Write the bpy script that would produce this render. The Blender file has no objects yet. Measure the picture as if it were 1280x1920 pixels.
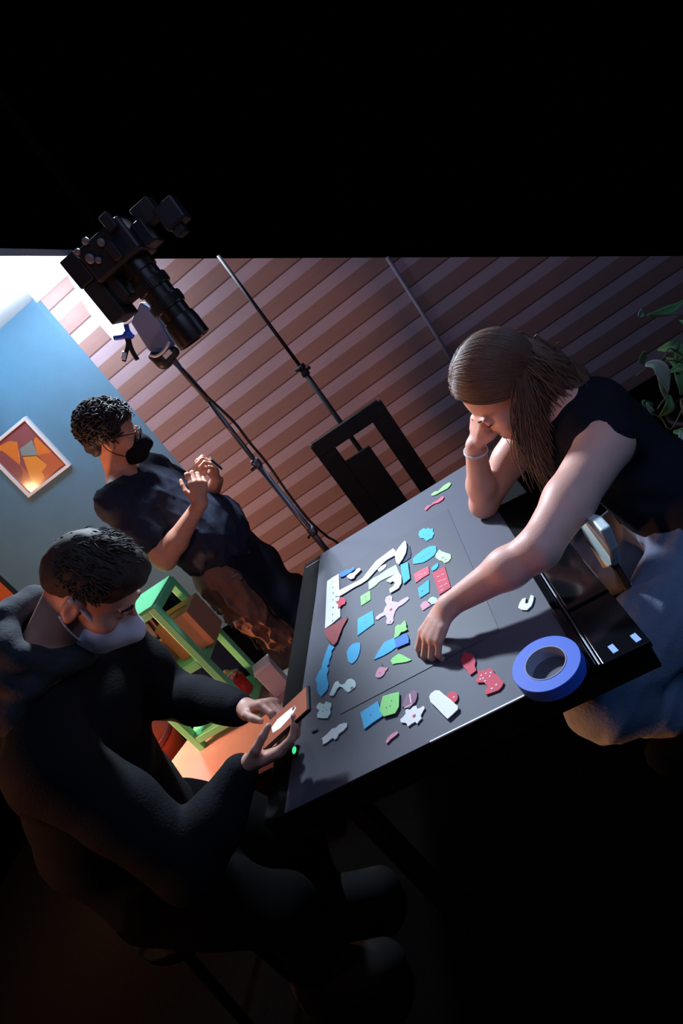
import bpy, bmesh, math, random
import numpy as np
from mathutils import Vector, Matrix
random.seed(7); np.random.seed(7)
PI = math.pi
C = bpy.context.scene.collection

# ------------------------------------------------------------------ camera model
F = 1030.0
HC = 1.51
ROLL, PITCH, YAW = -0.648688, 0.322428, -0.253814
def _rot():
    B = np.array([[1,0,0],[0,0,-1],[0,1,0.]])
    c,s = math.cos(YAW),math.sin(YAW); Ry = np.array([[c,-s,0],[s,c,0],[0,0,1]])
    c,s = math.cos(PITCH),math.sin(PITCH); Rp = np.array([[1,0,0],[0,c,-s],[0,s,c]])
    c,s = math.cos(ROLL),math.sin(ROLL); Rr = np.array([[c,-s,0],[s,c,0],[0,0,1]])
    return Rr@Rp@B@Ry
RW = _rot()
def ray(x,y): return RW.T@np.array([x-640.0,y-960.0,F])
def PY(x,y,Y): d=ray(x,y); p=d*Y/d[1]; return Vector((p[0],p[1],p[2]+HC))
def PX(x,y,X): d=ray(x,y); p=d*X/d[0]; return Vector((p[0],p[1],p[2]+HC))
def PZ(x,y,Z): d=ray(x,y); p=d*(Z-HC)/d[2]; return Vector((p[0],p[1],p[2]+HC))
cam_d = bpy.data.cameras.new('camera'); cam = bpy.data.objects.new('camera', cam_d); C.objects.link(cam)
cam_d.sensor_fit='HORIZONTAL'; cam_d.sensor_width=36.0; cam_d.lens=F/1280*36.0; cam_d.clip_start=0.02
rm = RW
M4 = Matrix(((rm[0,0],-rm[1,0],-rm[2,0],0),(rm[0,1],-rm[1,1],-rm[2,1],0),(rm[0,2],-rm[1,2],-rm[2,2],HC),(0,0,0,1)))
cam.matrix_world = M4
bpy.context.scene.camera = cam

# ------------------------------------------------------------------ materials
def lin(c):
    return tuple(((v/255)/12.92 if v/255<=.04045 else ((v/255+.055)/1.055)**2.4) for v in c)
_mats={}
def mat(name, col, rough=.6, metal=0., noise=0., nscale=20., bump=0., bscale=80., spec=.5, sheen=0., emit=None, estr=0., sss=0., trans=0., coat=0.):
    if name in _mats: return _mats[name]
    m=bpy.data.materials.new(name); m.use_nodes=True; nt=m.node_tree; b=nt.nodes['Principled BSDF']
    b.inputs['Base Color'].default_value=(*col,1); b.inputs['Roughness'].default_value=rough; b.inputs['Metallic'].default_value=metal
    b.inputs['Specular IOR Level'].default_value=spec
    if coat: b.inputs['Coat Weight'].default_value=coat; b.inputs['Coat Roughness'].default_value=.08
    if sheen: b.inputs['Sheen Weight'].default_value=sheen
    if sss:
        b.inputs['Subsurface Weight'].default_value=sss; b.inputs['Subsurface Radius'].default_value=(.012,.005,.003); b.inputs['Subsurface Scale'].default_value=1.0
    if trans: b.inputs['Transmission Weight'].default_value=trans
    if emit: b.inputs['Emission Color'].default_value=(*emit,1); b.inputs['Emission Strength'].default_value=estr
    tc=nt.nodes.new('ShaderNodeTexCoord')
    if noise:
        n=nt.nodes.new('ShaderNodeTexNoise'); n.inputs['Scale'].default_value=nscale; n.inputs['Detail'].default_value=5
        nt.links.new(tc.outputs['Object'],n.inputs['Vector'])
        mx=nt.nodes.new('ShaderNodeMix'); mx.data_type='RGBA'
        mx.inputs[6].default_value=(*[v*(1-noise) for v in col],1); mx.inputs[7].default_value=(*[min(1,v*(1+noise)) for v in col],1)
        nt.links.new(n.outputs['Fac'],mx.inputs[0]); nt.links.new(mx.outputs[2],b.inputs['Base Color'])
    if bump:
        n2=nt.nodes.new('ShaderNodeTexNoise'); n2.inputs['Scale'].default_value=bscale; n2.inputs['Detail'].default_value=4
        nt.links.new(tc.outputs['Object'],n2.inputs['Vector'])
        bp=nt.nodes.new('ShaderNodeBump'); bp.inputs['Strength'].default_value=bump; bp.inputs['Distance'].default_value=.004
        nt.links.new(n2.outputs['Fac'],bp.inputs['Height']); nt.links.new(bp.outputs['Normal'],b.inputs['Normal'])
    _mats[name]=m; return m

# ------------------------------------------------------------------ object helpers
def tag(o,label=None,cat=None,group=None,kind=None):
    if label: o['label']=label
    if cat: o['category']=cat
    if group: o['group']=group
    if kind: o['kind']=kind
    return o
def link(name, me, m, parent=None, smooth=False):
    o=bpy.data.objects.new(name,me); C.objects.link(o)
    for mm in (m if isinstance(m,(list,tuple)) else [m]): me.materials.append(mm)
    if parent is not None: o.parent=parent
    if smooth:
        for p in me.polygons: p.use_smooth=True
    return o
def obj(name,bm,m,parent=None,smooth=False,bevel=0.):
    bmesh.ops.recalc_face_normals(bm,faces=bm.faces)
    me=bpy.data.meshes.new(name); bm.to_mesh(me); bm.free()
    o=link(name,me,m,parent,smooth)
    if bevel:
        md=o.modifiers.new('bevel','BEVEL'); md.width=bevel; md.segments=2; md.limit_method='ANGLE'
    return o
def empty(name,loc=(0,0,0)):
    o=bpy.data.objects.new(name,None); C.objects.link(o); o.empty_display_size=.05
    return o     # parts are built in world coordinates, the base stays at the world origin unless given
def add_box(bm,c,s,R=None,mi=0):
    c=Vector(c); R=R or Matrix.Identity(3); vs=[]
    for dx in (-.5,.5):
        for dy in (-.5,.5):
            for dz in (-.5,.5): vs.append(bm.verts.new(c+R@Vector((dx*s[0],dy*s[1],dz*s[2]))))
    for f in ((0,1,3,2),(4,6,7,5),(0,4,5,1),(2,3,7,6),(0,2,6,4),(1,5,7,3)):
        fa=bm.faces.new([vs[i] for i in f]); fa.material_index=mi
def box2(bm,a,b,mi=0):
    a=Vector(a);b=Vector(b); add_box(bm,(a+b)/2,[abs(b[i]-a[i]) for i in range(3)],mi=mi)
def add_poly(bm,pts,h,n=Vector((0,0,1)),mi=0):
    n=Vector(n); lo=[bm.verts.new(Vector(p)) for p in pts]; hi=[bm.verts.new(Vector(p)+n*h) for p in pts]
    k=len(pts)
    try:
        f=bm.faces.new(lo[::-1]); f.material_index=mi; f=bm.faces.new(hi); f.material_index=mi
    except ValueError: pass
    for i in range(k):
        f=bm.faces.new((lo[i],lo[(i+1)%k],hi[(i+1)%k],hi[i])); f.material_index=mi
def add_tube(bm,pts,r,seg=10,mi=0,caps=True):
    pts=[Vector(p) for p in pts]; n=len(pts)
    rs=r if isinstance(r,(list,tuple)) else [r]*n
    rings=[]; prev=None
    for i in range(n):
        t=(pts[min(i+1,n-1)]-pts[max(i-1,0)]).normalized()
        if prev is None:
            a=Vector((0,0,1)) if abs(t.z)<.9 else Vector((1,0,0)); u=t.cross(a).normalized()
        else:
            u=(prev-t*prev.dot(t)); u=u.normalized() if u.length>1e-6 else prev
        prev=u; v=t.cross(u)
        rings.append([bm.verts.new(pts[i]+(u*math.cos(2*PI*j/seg)+v*math.sin(2*PI*j/seg))*rs[i]) for j in range(seg)])
    for i in range(n-1):
        for j in range(seg):
            f=bm.faces.new((rings[i][j],rings[i][(j+1)%seg],rings[i+1][(j+1)%seg],rings[i+1][j])); f.material_index=mi; f.smooth=True
    if caps:
        f=bm.faces.new(rings[0][::-1]); f.material_index=mi; f=bm.faces.new(rings[-1]); f.material_index=mi
def add_lathe(bm,prof,base,axis,seg=32,closed=False,mi=0,mis=None):
    base=Vector(base); ax=Vector(axis).normalized(); a=Vector((0,0,1)) if abs(ax.z)<.9 else Vector((1,0,0)); u=ax.cross(a).normalized(); v=ax.cross(u)
    rings=[[bm.verts.new(base+ax*h+(u*math.cos(2*PI*j/seg)+v*math.sin(2*PI*j/seg))*r) for j in range(seg)] for r,h in prof]
    n=len(rings)
    for i in range(n if closed else n-1):
        A=rings[i];B=rings[(i+1)%n]
        for j in range(seg):
            f=bm.faces.new((A[j],A[(j+1)%seg],B[(j+1)%seg],B[j])); f.material_index=mis[i] if mis else mi
    if not closed:
        f=bm.faces.new(rings[0][::-1]); f.material_index=mi; f=bm.faces.new(rings[-1]); f.material_index=mi
def bez(pts,n=12):
    """Catmull-Rom through the points"""
    P=[Vector(p) for p in pts]; P=[P[0]*2-P[1]]+P+[P[-1]*2-P[-2]]; out=[]
    for i in range(1,len(P)-2):
        for k in range(n):
            t=k/n; a,b,c,d=P[i-1],P[i],P[i+1],P[i+2]
            out.append(.5*((2*b)+(c-a)*t+(2*a-5*b+4*c-d)*t*t+(3*b-a-3*c+d)*t*t*t))
    out.append(P[-2].copy()); return out

# ------------------------------------------------------------------ signed-distance sculpting (numpy surface nets)
def V(*a): return np.array(a if len(a)>1 else a[0],dtype=np.float64)
def nrm(v): v=np.asarray(v,float); return v/np.linalg.norm(v)
def frame(f,u):
    f=nrm(f); r=nrm(np.cross(f,u)); return r,f,np.cross(r,f)
class SDF:
    def __init__(s): s.p=[]; s.disp=None; s.cuts=[]
    def add(s,fn,lo,hi,k=.01,op=1): s.p.append((fn,np.asarray(lo,float),np.asarray(hi,float),k,op)); return s
    def cap(s,a,b,ra,rb=None,k=.01,op=1):
        a=V(a);b=V(b); rb=ra if rb is None else rb; ab=b-a; L2=max(ab@ab,1e-12); R=max(ra,rb)
        def fn(P):
            q=P-a.astype(np.float32); t=np.clip((q@ab.astype(np.float32))/L2,0,1)
            return np.linalg.norm(q-t[...,None]*ab.astype(np.float32),axis=-1)-(ra+(rb-ra)*t)
        return s.add(fn,np.minimum(a,b)-R,np.maximum(a,b)+R,k,op)
    def chain(s,pts,rs,k=.01):
        for i in range(len(pts)-1): s.cap(pts[i],pts[i+1],rs[i],rs[i+1],k)
        return s
    def ecap(s,a,b,lat,la,lb,wa,wb,k=.02,op=1):
        a=V(a);b=V(b);ab=b-a;L2=ab@ab; u=V(lat); u=nrm(u-ab*(u@ab)/L2); R=max(la,lb,wa,wb)
        a32,ab32,u32=a.astype(np.float32),ab.astype(np.float32),u.astype(np.float32)
        def fn(P):
            q=P-a32; t=np.clip((q@ab32)/L2,0,1); q=q-t[...,None]*ab32
            l=q@u32; w2=np.maximum((q*q).sum(-1)-l*l,0); rl=la+(lb-la)*t; rw=wa+(wb-wa)*t
            e=np.sqrt((l/rl)**2+w2/rw**2); return (e-1)*np.minimum(rl,rw)
        return s.add(fn,np.minimum(a,b)-R,np.maximum(a,b)+R,k,op)
    def ell(s,c,r,B=None,k=.01,op=1):
        c=V(c); r=V(r); B=np.eye(3) if B is None else np.array(B,float)
        c32=c.astype(np.float32); Bt=B.T.astype(np.float32); r32=r.astype(np.float32)
        def fn(P):
            q=(P-c32)@Bt; k0=np.sqrt(((q/r32)**2).sum(-1)); k1=np.sqrt(((q/r32**2)**2).sum(-1))+1e-6
            return k0*(k0-1)/k1
        R=np.abs(B*r[:,None]).sum(0); return s.add(fn,c-R,c+R,k,op)
    def block(s,lo,hi,sub,n):
        return 0
    def mesh(s,vox,n=24):
        lo=np.min([p[1] for p in s.p if p[4]>0],0)-.03; hi=np.max([p[2] for p in s.p if p[4]>0],0)+.03
        dims=np.ceil((hi-lo)/vox).astype(int)+2; nb=(dims+n-1)//n
        NX,NY,NZ=[int(v) for v in (nb*n+2)]
        keys=[];pos=[];quads=[]
        ax=np.arange(-1,n+1)
        for bi in range(nb[0]):
          for bj in range(nb[1]):
            for bk in range(nb[2]):
                o=np.array([bi,bj,bk])*n; b0=lo+(o-1)*vox; b1=lo+(o+n)*vox
                act=[p for p in s.p if np.all(p[1]-p[3]-.02<b1) and np.all(p[2]+p[3]+.02>b0)]
                if not any(p[4]>0 for p in act): continue
                g=[(lo[a]+(o[a]+ax)*vox).astype(np.float32) for a in range(3)]
                P=np.stack(np.meshgrid(*g,indexing='ij'),-1)
                d=np.full(P.shape[:3],.08,np.float32)
                for fn,_,_,k,op in act:
                    e=fn(P)
                    if op>0:
                        if k>0: h=np.clip(.5+.5*(d-e)/k,0,1); d=d+(e-d)*h-k*h*(1-h)
                        else: d=np.minimum(d,e)
                    else:
                        e=-e; h=np.clip(.5-.5*(d-e)/k,0,1); d=d+(e-d)*h+k*h*(1-h)
                if s.disp is not None: d=d+s.disp(P)
                for c,nn in s.cuts: d=np.maximum(d,(P-c.astype(np.float32))@nn.astype(np.float32))
                if d.min()>0 or d.max()<0: continue
                ins=d<0; m=n+1
                cnt=np.zeros((m,m,m),int)
                for a in (0,1):
                    for b in (0,1):
                        for c in (0,1): cnt+=ins[a:a+m,b:b+m,c:c+m]
                cells=np.argwhere((cnt>0)&(cnt<8))
                if len(cells)==0: continue
                acc=np.zeros((len(cells),3));num=np.zeros(len(cells))
                I,J,K=cells.T
                for a in range(3):
                    for b in (0,1):
                        for c in (0,1):
                            p0=[I,J,K]; ot=[q for q in range(3) if q!=a]
                            p0=[v.copy() for v in p0]; p0[ot[0]]=p0[ot[0]]+b; p0[ot[1]]=p0[ot[1]]+c
                            p1=[v.copy() for v in p0]; p1[a]=p1[a]+1
                            d0=d[p0[0],p0[1],p0[2]];d1=d[p1[0],p1[1],p1[2]]
                            cr=(d0<0)!=(d1<0); t=np.where(cr,d0/np.where(cr,d0-d1,1),0)
                            pt=np.stack(p0,-1).astype(float); pt[:,a]+=t
                            acc[cr]+=pt[cr]; num+=cr
                pt=acc/num[:,None]
                gi=cells+o   # global sample idx +1
                keys.append((gi[:,0]*(NY+2)+gi[:,1])*(NZ+2)+gi[:,2]); pos.append(lo+(pt-1+o)*vox)
                for a in range(3):
                    ot=[(a+1)%3,(a+2)%3]
                    sl0=[slice(1,n+1)]*3; sl1=list(sl0); sl1[a]=slice(2,n+2)
                    i0=ins[tuple(sl0)];i1=ins[tuple(sl1)]
                    E=np.argwhere(i0!=i1)
                    if len(E)==0: continue
                    fl=i0[E[:,0],E[:,1],E[:,2]]; E=E+1
                    def key(db,dc):
                        q=E.copy(); q[:,ot[0]]+=db; q[:,ot[1]]+=dc; q=q+o
                        return (q[:,0]*(NY+2)+q[:,1])*(NZ+2)+q[:,2]
                    Q=np.stack([key(-1,-1),key(0,-1),key(0,0),key(-1,0)],-1)
                    Q[~fl]=Q[~fl][:,::-1]; quads.append(Q)
        keys=np.concatenate(keys);pos=np.concatenate(pos);Q=np.concatenate(quads)
        u,ix=np.unique(keys,return_index=True); vp=pos[ix]; qi=np.searchsorted(u,Q); qi=np.clip(qi,0,len(u)-1)
        ok=(u[qi]==Q).all(1); qi=qi[ok]
        return vp,qi
    def obj(s,name,vox,m,parent=None,smooth_it=1):
        vp,q=s.mesh(vox)
        # keep the main body, drop specks
        lab=np.arange(len(vp)); ed=np.concatenate([q[:,[0,1]],q[:,[1,2]],q[:,[2,3]]])
        while True:
            mn=np.minimum(lab[ed[:,0]],lab[ed[:,1]]); l2=lab.copy(); np.minimum.at(l2,ed[:,0],mn); np.minimum.at(l2,ed[:,1],mn); l2=l2[l2]
            if (l2==lab).all(): break
            lab=l2
        u,ct=np.unique(lab,return_counts=True); big=u[ct>ct.max()*.08]; keep=np.isin(lab,big)
        if not keep.all():
            mp=np.cumsum(keep)-1; q=mp[q[keep[q].all(1)]]; vp=vp[keep]
        # laplacian smoothing
        e=np.concatenate([q[:,[0,1]],q[:,[1,2]],q[:,[2,3]],q[:,[3,0]]])
        for _ in range(smooth_it):
            a=np.zeros_like(vp);c=np.zeros(len(vp))
            for x in range(3):
                a[:,x]=np.bincount(e[:,0],vp[e[:,1],x],len(vp))+np.bincount(e[:,1],vp[e[:,0],x],len(vp))
            c=np.bincount(e[:,0],minlength=len(vp))+np.bincount(e[:,1],minlength=len(vp))
            vp=vp*.5+.5*a/np.maximum(c,1)[:,None]
        me=bpy.data.meshes.new(name); me.vertices.add(len(vp)); me.vertices.foreach_set('co',vp.astype(np.float32).ravel())
        me.loops.add(q.size); me.loops.foreach_set('vertex_index',q.astype(np.int32).ravel())
        me.polygons.add(len(q)); me.polygons.foreach_set('loop_start',np.arange(0,q.size,4,dtype=np.int32)); me.polygons.foreach_set('loop_total',np.full(len(q),4,np.int32))
        me.update(calc_edges=True); me.validate()
        me.polygons.foreach_set('use_smooth',np.ones(len(me.polygons),bool))
        return link(name,me,m,parent)
def wrinkle(amp,fx,seed=0):
    r=np.random.RandomState(seed); ks=r.randn(7,3)*fx; ph=r.rand(7)*6.28
    def fn(P):
        d=0
        for k,p in zip(ks,ph): d=d+np.sin(P@k.astype(np.float32)+p)
        return (d*amp/3).astype(np.float32)
    return fn

def fold(amp,fx,seed=0):
    """ridged, direction-biased cloth folds"""
    r=np.random.RandomState(seed); ks=r.randn(6,3)*fx; ks[:,2]*=.55; ph=r.rand(6)*6.28
    def fn(P):
        w=np.sin(P@(r2*fx*.35).astype(np.float32)); d=0
        for k,p in zip(ks,ph): d=d+(1-np.abs(np.sin((P@k.astype(np.float32))*.5+p+w)))**2
        return (-np.clip(d/3-.35,0,2)*amp).astype(np.float32)
    r2=r.randn(3)
    return fn
# ================================================================== SETTING
m_blue=mat('blue_wall_paint',lin((90,132,164)),.75,noise=.12,nscale=6,bump=.25,bscale=140)
m_ceil=mat('ceiling_paint',lin((225,235,238)),.9,noise=.03,nscale=8)
m_trim=mat('white_trim_paint',lin((215,222,228)),.5)
# striped flat: procedural horizontal boards
def striped():
    m=bpy.data.materials.new('striped_boards'); m.use_nodes=True; nt=m.node_tree; b=nt.nodes['Principled BSDF']; N=nt.nodes.new; L=nt.links.new
    tc=N('ShaderNodeTexCoord'); sp=N('ShaderNodeSeparateXYZ'); L(tc.outputs['Object'],sp.inputs[0])
    def mth(op,a,bv=None):
        n=N('ShaderNodeMath'); n.operation=op
        for i,v in enumerate((a,bv)):
            if v is None: continue
            if isinstance(v,(int,float)): n.inputs[i].default_value=v
            else: L(v,n.inputs[i])
        return n.outputs[0]
    # distance below the top light board, boards run almost level (the flat leans by about a degree)
    zz=mth('SUBTRACT',2.357,mth('SUBTRACT',sp.outputs['Z'],mth('MULTIPLY',mth('ADD',sp.outputs['X'],1.555),.021)))
    fr=mth('FRACT',mth('ADD',mth('DIVIDE',zz,.1625),10.0))
    light=mth('LESS_THAN',fr,.41)
    line=mth('GREATER_THAN',fr,.945)
    wv=N('ShaderNodeTexNoise'); wv.inputs['Scale'].default_value=3.0; wv.inputs['Detail'].default_value=6
    mp=N('ShaderNodeMapping'); mp.inputs['Scale'].default_value=(1,1,14); L(tc.outputs['Object'],mp.inputs[0]); L(mp.outputs[0],wv.inputs['Vector'])
    def ramp(c0,c1):
        r=N('ShaderNodeMix'); r.data_type='RGBA'; r.inputs[6].default_value=(*c0,1); r.inputs[7].default_value=(*c1,1); L(wv.outputs['Fac'],r.inputs[0]); return r.outputs[2]
    dk=ramp(lin((134,102,100)),lin((150,116,112))); lt=ramp(lin((160,140,154)),lin((176,156,170)))
    mx=N('ShaderNodeMix'); mx.data_type='RGBA'; L(light,mx.inputs[0]); L(dk,mx.inputs[6]); L(lt,mx.inputs[7])
    m2=N('ShaderNodeMix'); m2.data_type='RGBA'; L(line,m2.inputs[0]); L(mx.outputs[2],m2.inputs[6]); m2.inputs[7].default_value=(*lin((92,62,62)),1)
    L(m2.outputs[2],b.inputs['Base Color']); b.inputs['Roughness'].default_value=.7
    return m
YW=3.4
# the striped flat reaches as far as the photo sees it
bm=bmesh.new()
pa=PY(132,480,YW); pb=PY(1280,480,YW)
add_poly(bm,[(-1.555,YW,0),(-1.555,YW,2.432),(pa.x-.06,YW,2.432),(pa.x,YW,pa.z-.02),(pb.x,YW,pb.z),(pb.x,YW,0)][::-1],.06,(0,1,0))
w=obj('wall_back',bm,striped()); tag(w,kind='structure')
bm=bmesh.new(); box2(bm,(-3.5,3.56,0),(-1.2,3.62,2.506)); w=obj('wall_left',bm,m_blue); tag(w,kind='structure')
bm=bmesh.new(); box2(bm,(-1.66,3.535,0),(-1.575,3.56,2.5)); w=obj('trim_1',bm,m_blue); tag(w,kind='structure')
bm=bmesh.new(); c1=PZ(-160,480,2.506); c2=PZ(142,480,2.506)
add_poly(bm,[(c1.x,c1.y,2.506),(c2.x,c2.y,2.506),(c2.x,3.66,2.506),(-3.5,3.66,2.506),(-3.5,c1.y,2.506)],.04)
w=obj('ceiling',bm,m_ceil); tag(w,kind='structure')
bm=bmesh.new(); box2(bm,(-1.575,3.385,2.432),(c2.x,3.52,2.506)); w=obj('trim_2',bm,m_trim); tag(w,kind='structure')
m_carpet=mat('dark_carpet',lin((7,6,6)),1.,noise=.3,nscale=60,spec=.0)
bm=bmesh.new(); box2(bm,(-3.5,-.3,-.05),(2.2,3.62,0)); w=obj('floor',bm,m_carpet); tag(w,kind='structure')
# picture-hanger grey strip running up the striped flat
bm=bmesh.new(); a=PY(725,482,YW-.004); b=PY(870,712,YW-.004)
add_tube(bm,[a,b],.012,6); o=obj('cable_conduit',bm,mat('conduit_grey',lin((150,142,160)),.6))
tag(o,'thin grey conduit strip running up the dark striped wall','conduit')

# ------------------------------------------------------------------ pictures on the blue wall
def picture():
    e=empty('framed_picture'); tag(e,'white framed square picture of orange and grey angular shapes on blue wall','picture')
    x0,x1,z0,z1,y=-2.655,-2.240,1.620,2.033,3.56
    fw=.02; bm=bmesh.new()
    box2(bm,(x0,y-.03,z0),(x1,y,z0+fw)); box2(bm,(x0,y-.03,z1-fw),(x1,y,z1)); box2(bm,(x0,y-.03,z0+fw),(x0+fw,y,z1-fw)); box2(bm,(x1-fw,y-.03,z0+fw),(x1,y,z1-fw))
    obj('picture_frame',bm,mat('frame_white',lin((232,222,226)),.4),e,bevel=.002)
    cols=[lin(c) for c in ((150,88,92),(228,128,62),(140,150,150),(196,104,72),(236,150,70))]
    ms=[mat('print_%s'%n,c,.16,coat=.6,spec=.8) for n,c in zip(('plum','orange','grey','rust','amber'),cols)]
    W=x1-x0-2*fw; H=z1-z0-2*fw
    bm=bmesh.new(); box2(bm,(x0+fw,y-.012,z0+fw),(x1-fw,y-.004,z1-fw))
    def pp(pl,mi,d): add_poly(bm,[(x0+fw+u*W,y-.0125-d,z0+fw+v*H) for u,v in pl],.0012,(0,-1,0),mi)
    pp([(0, 0.087), (0.03, 0.682), (0.216, 0.849), (0.288, 0.481), (0.274, 0.218), (0.288, 0.049), (0.116, 0.008), (0.023, 0.027)],3,0)
    pp([(0.977, 0.985), (0.389, 1), (0.338, 0.958), (0.472, 0.919), (0.564, 0.819), (0.518, 0.698), (0.829, 0.688), (0.922, 0.697)],0,0.0006)
    pp([(0.467, 0.915), (0.575, 0.818), (0.281, 0.486), (0.223, 0.856), (0.13, 0.908), (0.274, 0.946)],1,0.0012)
    pp([(0.216, 0.849), (0.281, 0.486), (0.223, 0.366), (0.023, 0.232), (0.015, 0.669), (0.03, 0.818)],0,0.0016)
    pp([(0.922, 0.697), (0.948, 0.322), (0.687, 0.429), (0.841, 0.669)],1,0.0018)
    pp([(0.69, 0.431), (0.948, 0.322), (0.967, 0.031), (0.812, 0.04), (0.69, 0.204)],3,0.002)
    pp([(0.967, 0.031), (0.812, 0.04), (0.475, 0.011), (0.245, 0.01), (0.417, 0.119), (0.518, 0.163), (0.69, 0.204)],3,0.001)
    pp([(0.446, 0.566), (0.667, 0.429), (0.693, 0.202), (0.518, 0.163), (0.475, 0.056), (0.202, 0.017), (0.259, 0.228)],4,0.0024)
    pp([(0.518, 0.698), (0.825, 0.689), (0.762, 0.553), (0.693, 0.43), (0.444, 0.587)],2,0.0034)
    obj('print',bm,ms,e)
    return e
picture()
e=empty('wall_panel'); tag(e,'orange panel with dark edge low on the blue wall at the photo edge','picture')
bm=bmesh.new(); box2(bm,(-3.75,3.53,1.0),(-3.325,3.56,1.345)); obj('panel_frame',bm,mat('frame_dark',lin((22,24,34)),.5),e,bevel=.003)
bm=bmesh.new(); box2(bm,(-3.73,3.524,1.01),(-3.345,3.531,1.315)); obj('print',bm,mat('print_deep_orange',lin((206,104,62)),.5),e)

# ------------------------------------------------------------------ low bench with the green rack
m_bench=mat('bench_wood',lin((206,160,156)),.45,noise=.12,nscale=9)
e=empty('low_bench'); tag(e,'low pale pinkish wooden bench carrying the green shelf rack','bench')
bm=bmesh.new(); add_poly(bm,[(-1.86,1.80,.27),(-1.60,1.52,.27),(-1.02,1.52,.27),(-1.02,2.05,.27),(-1.68,2.05,.27)],.03); obj('bench_top',bm,m_bench,e,bevel=.004)
for x,y in ((-1.62,1.6),(-1.08,1.58),(-1.08,2.0),(-1.62,2.0)):
    bm=bmesh.new(); box2(bm,(x-.025,y-.025,0),(x+.025,y+.025,.27)); obj('leg',bm,m_bench,e,bevel=.003)
m_green=mat('rack_green',lin((128,226,160)),.5,noise=.06,nscale=12)
m_panel=mat('rack_back_blue',lin((10,20,46)),.95,spec=.05)
e=empty('shelf_rack'); tag(e,'green open two tier shelf rack standing on the low bench','shelf')
X0,X1,Y0,Y1,Z0,Z1=-1.645,-1.297,1.80,2.045,.30,.972
t=.034
for nm,(x,y) in zip(('post',)*4,((X0,Y0),(X1-t,Y0),(X0,Y1-t),(X1-t,Y1-t))):
    bm=bmesh.new(); box2(bm,(x,y,Z0),(x+t,y+t,Z1)); obj('post',bm,m_green,e,bevel=.003)
for z in (Z1-t,.645,.335):
    for y in (Y0,Y1-t):
        bm=bmesh.new(); box2(bm,(X0+t,y,z),(X1-t,y+t,z+t)); obj('rail',bm,m_green,e,bevel=.003)
    for x in (X0,X1-t):
        bm=bmesh.new(); box2(bm,(x,Y0+t,z),(x+t,Y1-t,z+t)); obj('rail',bm,m_green,e,bevel=.003)
for z in (.645,.335):
    bm=bmesh.new(); box2(bm,(X0+.006,Y0+.006,z+t-.004),(X1-.006,Y1-.006,z+t+.006)); obj('shelf_board',bm,m_green,e)
bm=bmesh.new(); box2(bm,(X0+.004,Y0+.004,Z1-.004),(X1-.004,Y1-.004,Z1+.01)); obj('top_board',bm,m_green,e,bevel=.003)
bm=bmesh.new(); box2(bm,(X0+.01,Y1-.012,.37),(X1-.01,Y1-.004,Z1-t)); obj('back_panel',bm,m_panel,e)
# boxes on the rack
m_card=mat('cardboard',lin((190,132,100)),.8,noise=.08,nscale=15)
def carton(lo,hi,label,m=m_card,R=0,group=None):
    e=empty('cardboard_box'); tag(e,label,'box',group)
    bm=bmesh.new(); c=[(lo[i]+hi[i])/2 for i in range(3)]; s=[hi[i]-lo[i] for i in range(3)]
    add_box(bm,c,s,Matrix.Rotation(R,3,'Z')); obj('carton',bm,m,e,bevel=.002)
    bm=bmesh.new(); add_box(bm,(c[0],c[1],hi[2]),(s[0]*.99,.028,.0016),Matrix.Rotation(R,3,'Z')); obj('tape_strip',bm,mat('packing_tape',lin((150,104,74)),.3),e)
    return e
carton((-1.42,1.86,.686),(-1.245,2.005,.865),'tan cardboard box poking out of the right side of the green rack')
carton((-1.585,1.845,.686),(-1.475,1.96,.79),'light tan carton inside the top tier of the green rack',mat('cardboard_light',lin((226,164,132)),.8,noise=.05,nscale=15))
e=empty('photo_frame'); tag(e,'small dark picture frame leaning inside the top tier of the rack','frame')
Rm=Matrix.Rotation(math.radians(-10),3,'X'); bm=bmesh.new(); add_box(bm,(-1.555,1.985,.83),(.15,.015,.14),Rm); obj('frame',bm,mat('frame_brown',lin((70,38,34)),.5),e,bevel=.003)
bm=bmesh.new(); add_box(bm,(-1.555,1.975,.83),(.1,.006,.09),Rm); obj('print',bm,mat('print_dark',lin((36,24,30)),.4),e)
# red things in the lower tier
e=empty('red_tin'); tag(e,'red tin with a crumpled foil top in the lower tier of the rack','tin')
bm=bmesh.new(); add_lathe(bm,[(.001,0),(.042,.0),(.044,.004),(.044,.085),(.041,.092),(.001,.092)],(-1.345,1.915,.377),(0,0,1),24); obj('tin',bm,mat('tin_red',lin((176,34,34)),.35),e,True)
S=SDF(); S.ell((-1.345,1.915,.485),(.034,.032,.035)); S.disp=wrinkle(.006,90,3); S.obj('foil_top',.005,mat('foil',lin((215,180,150)),.35,metal=.5),e)
e=empty('red_block'); tag(e,'small dark red box beside the red tin in the rack','box')
bm=bmesh.new(); add_box(bm,(-1.44,1.95,.417),(.06,.09,.08)); obj('carton',bm,mat('dark_red',lin((120,30,36)),.5),e,bevel=.003)
# white box on the bench
e=empty('white_box'); tag(e,'white paper box standing on the bench right of the green rack','box')
Rz=Matrix.Rotation(.35,3,'Z')
bm=bmesh.new(); add_box(bm,(-1.205,1.93,.37),(.085,.09,.14),Rz); obj('carton',bm,mat('paper_white',lin((226,214,216)),.7),e,bevel=.003)
bm=bmesh.new(); add_box(bm,(-1.205,1.93,.443),(.09,.095,.012),Rz); obj('lid',bm,mat('paper_white',(1,1,1)),e,bevel=.003)
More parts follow.
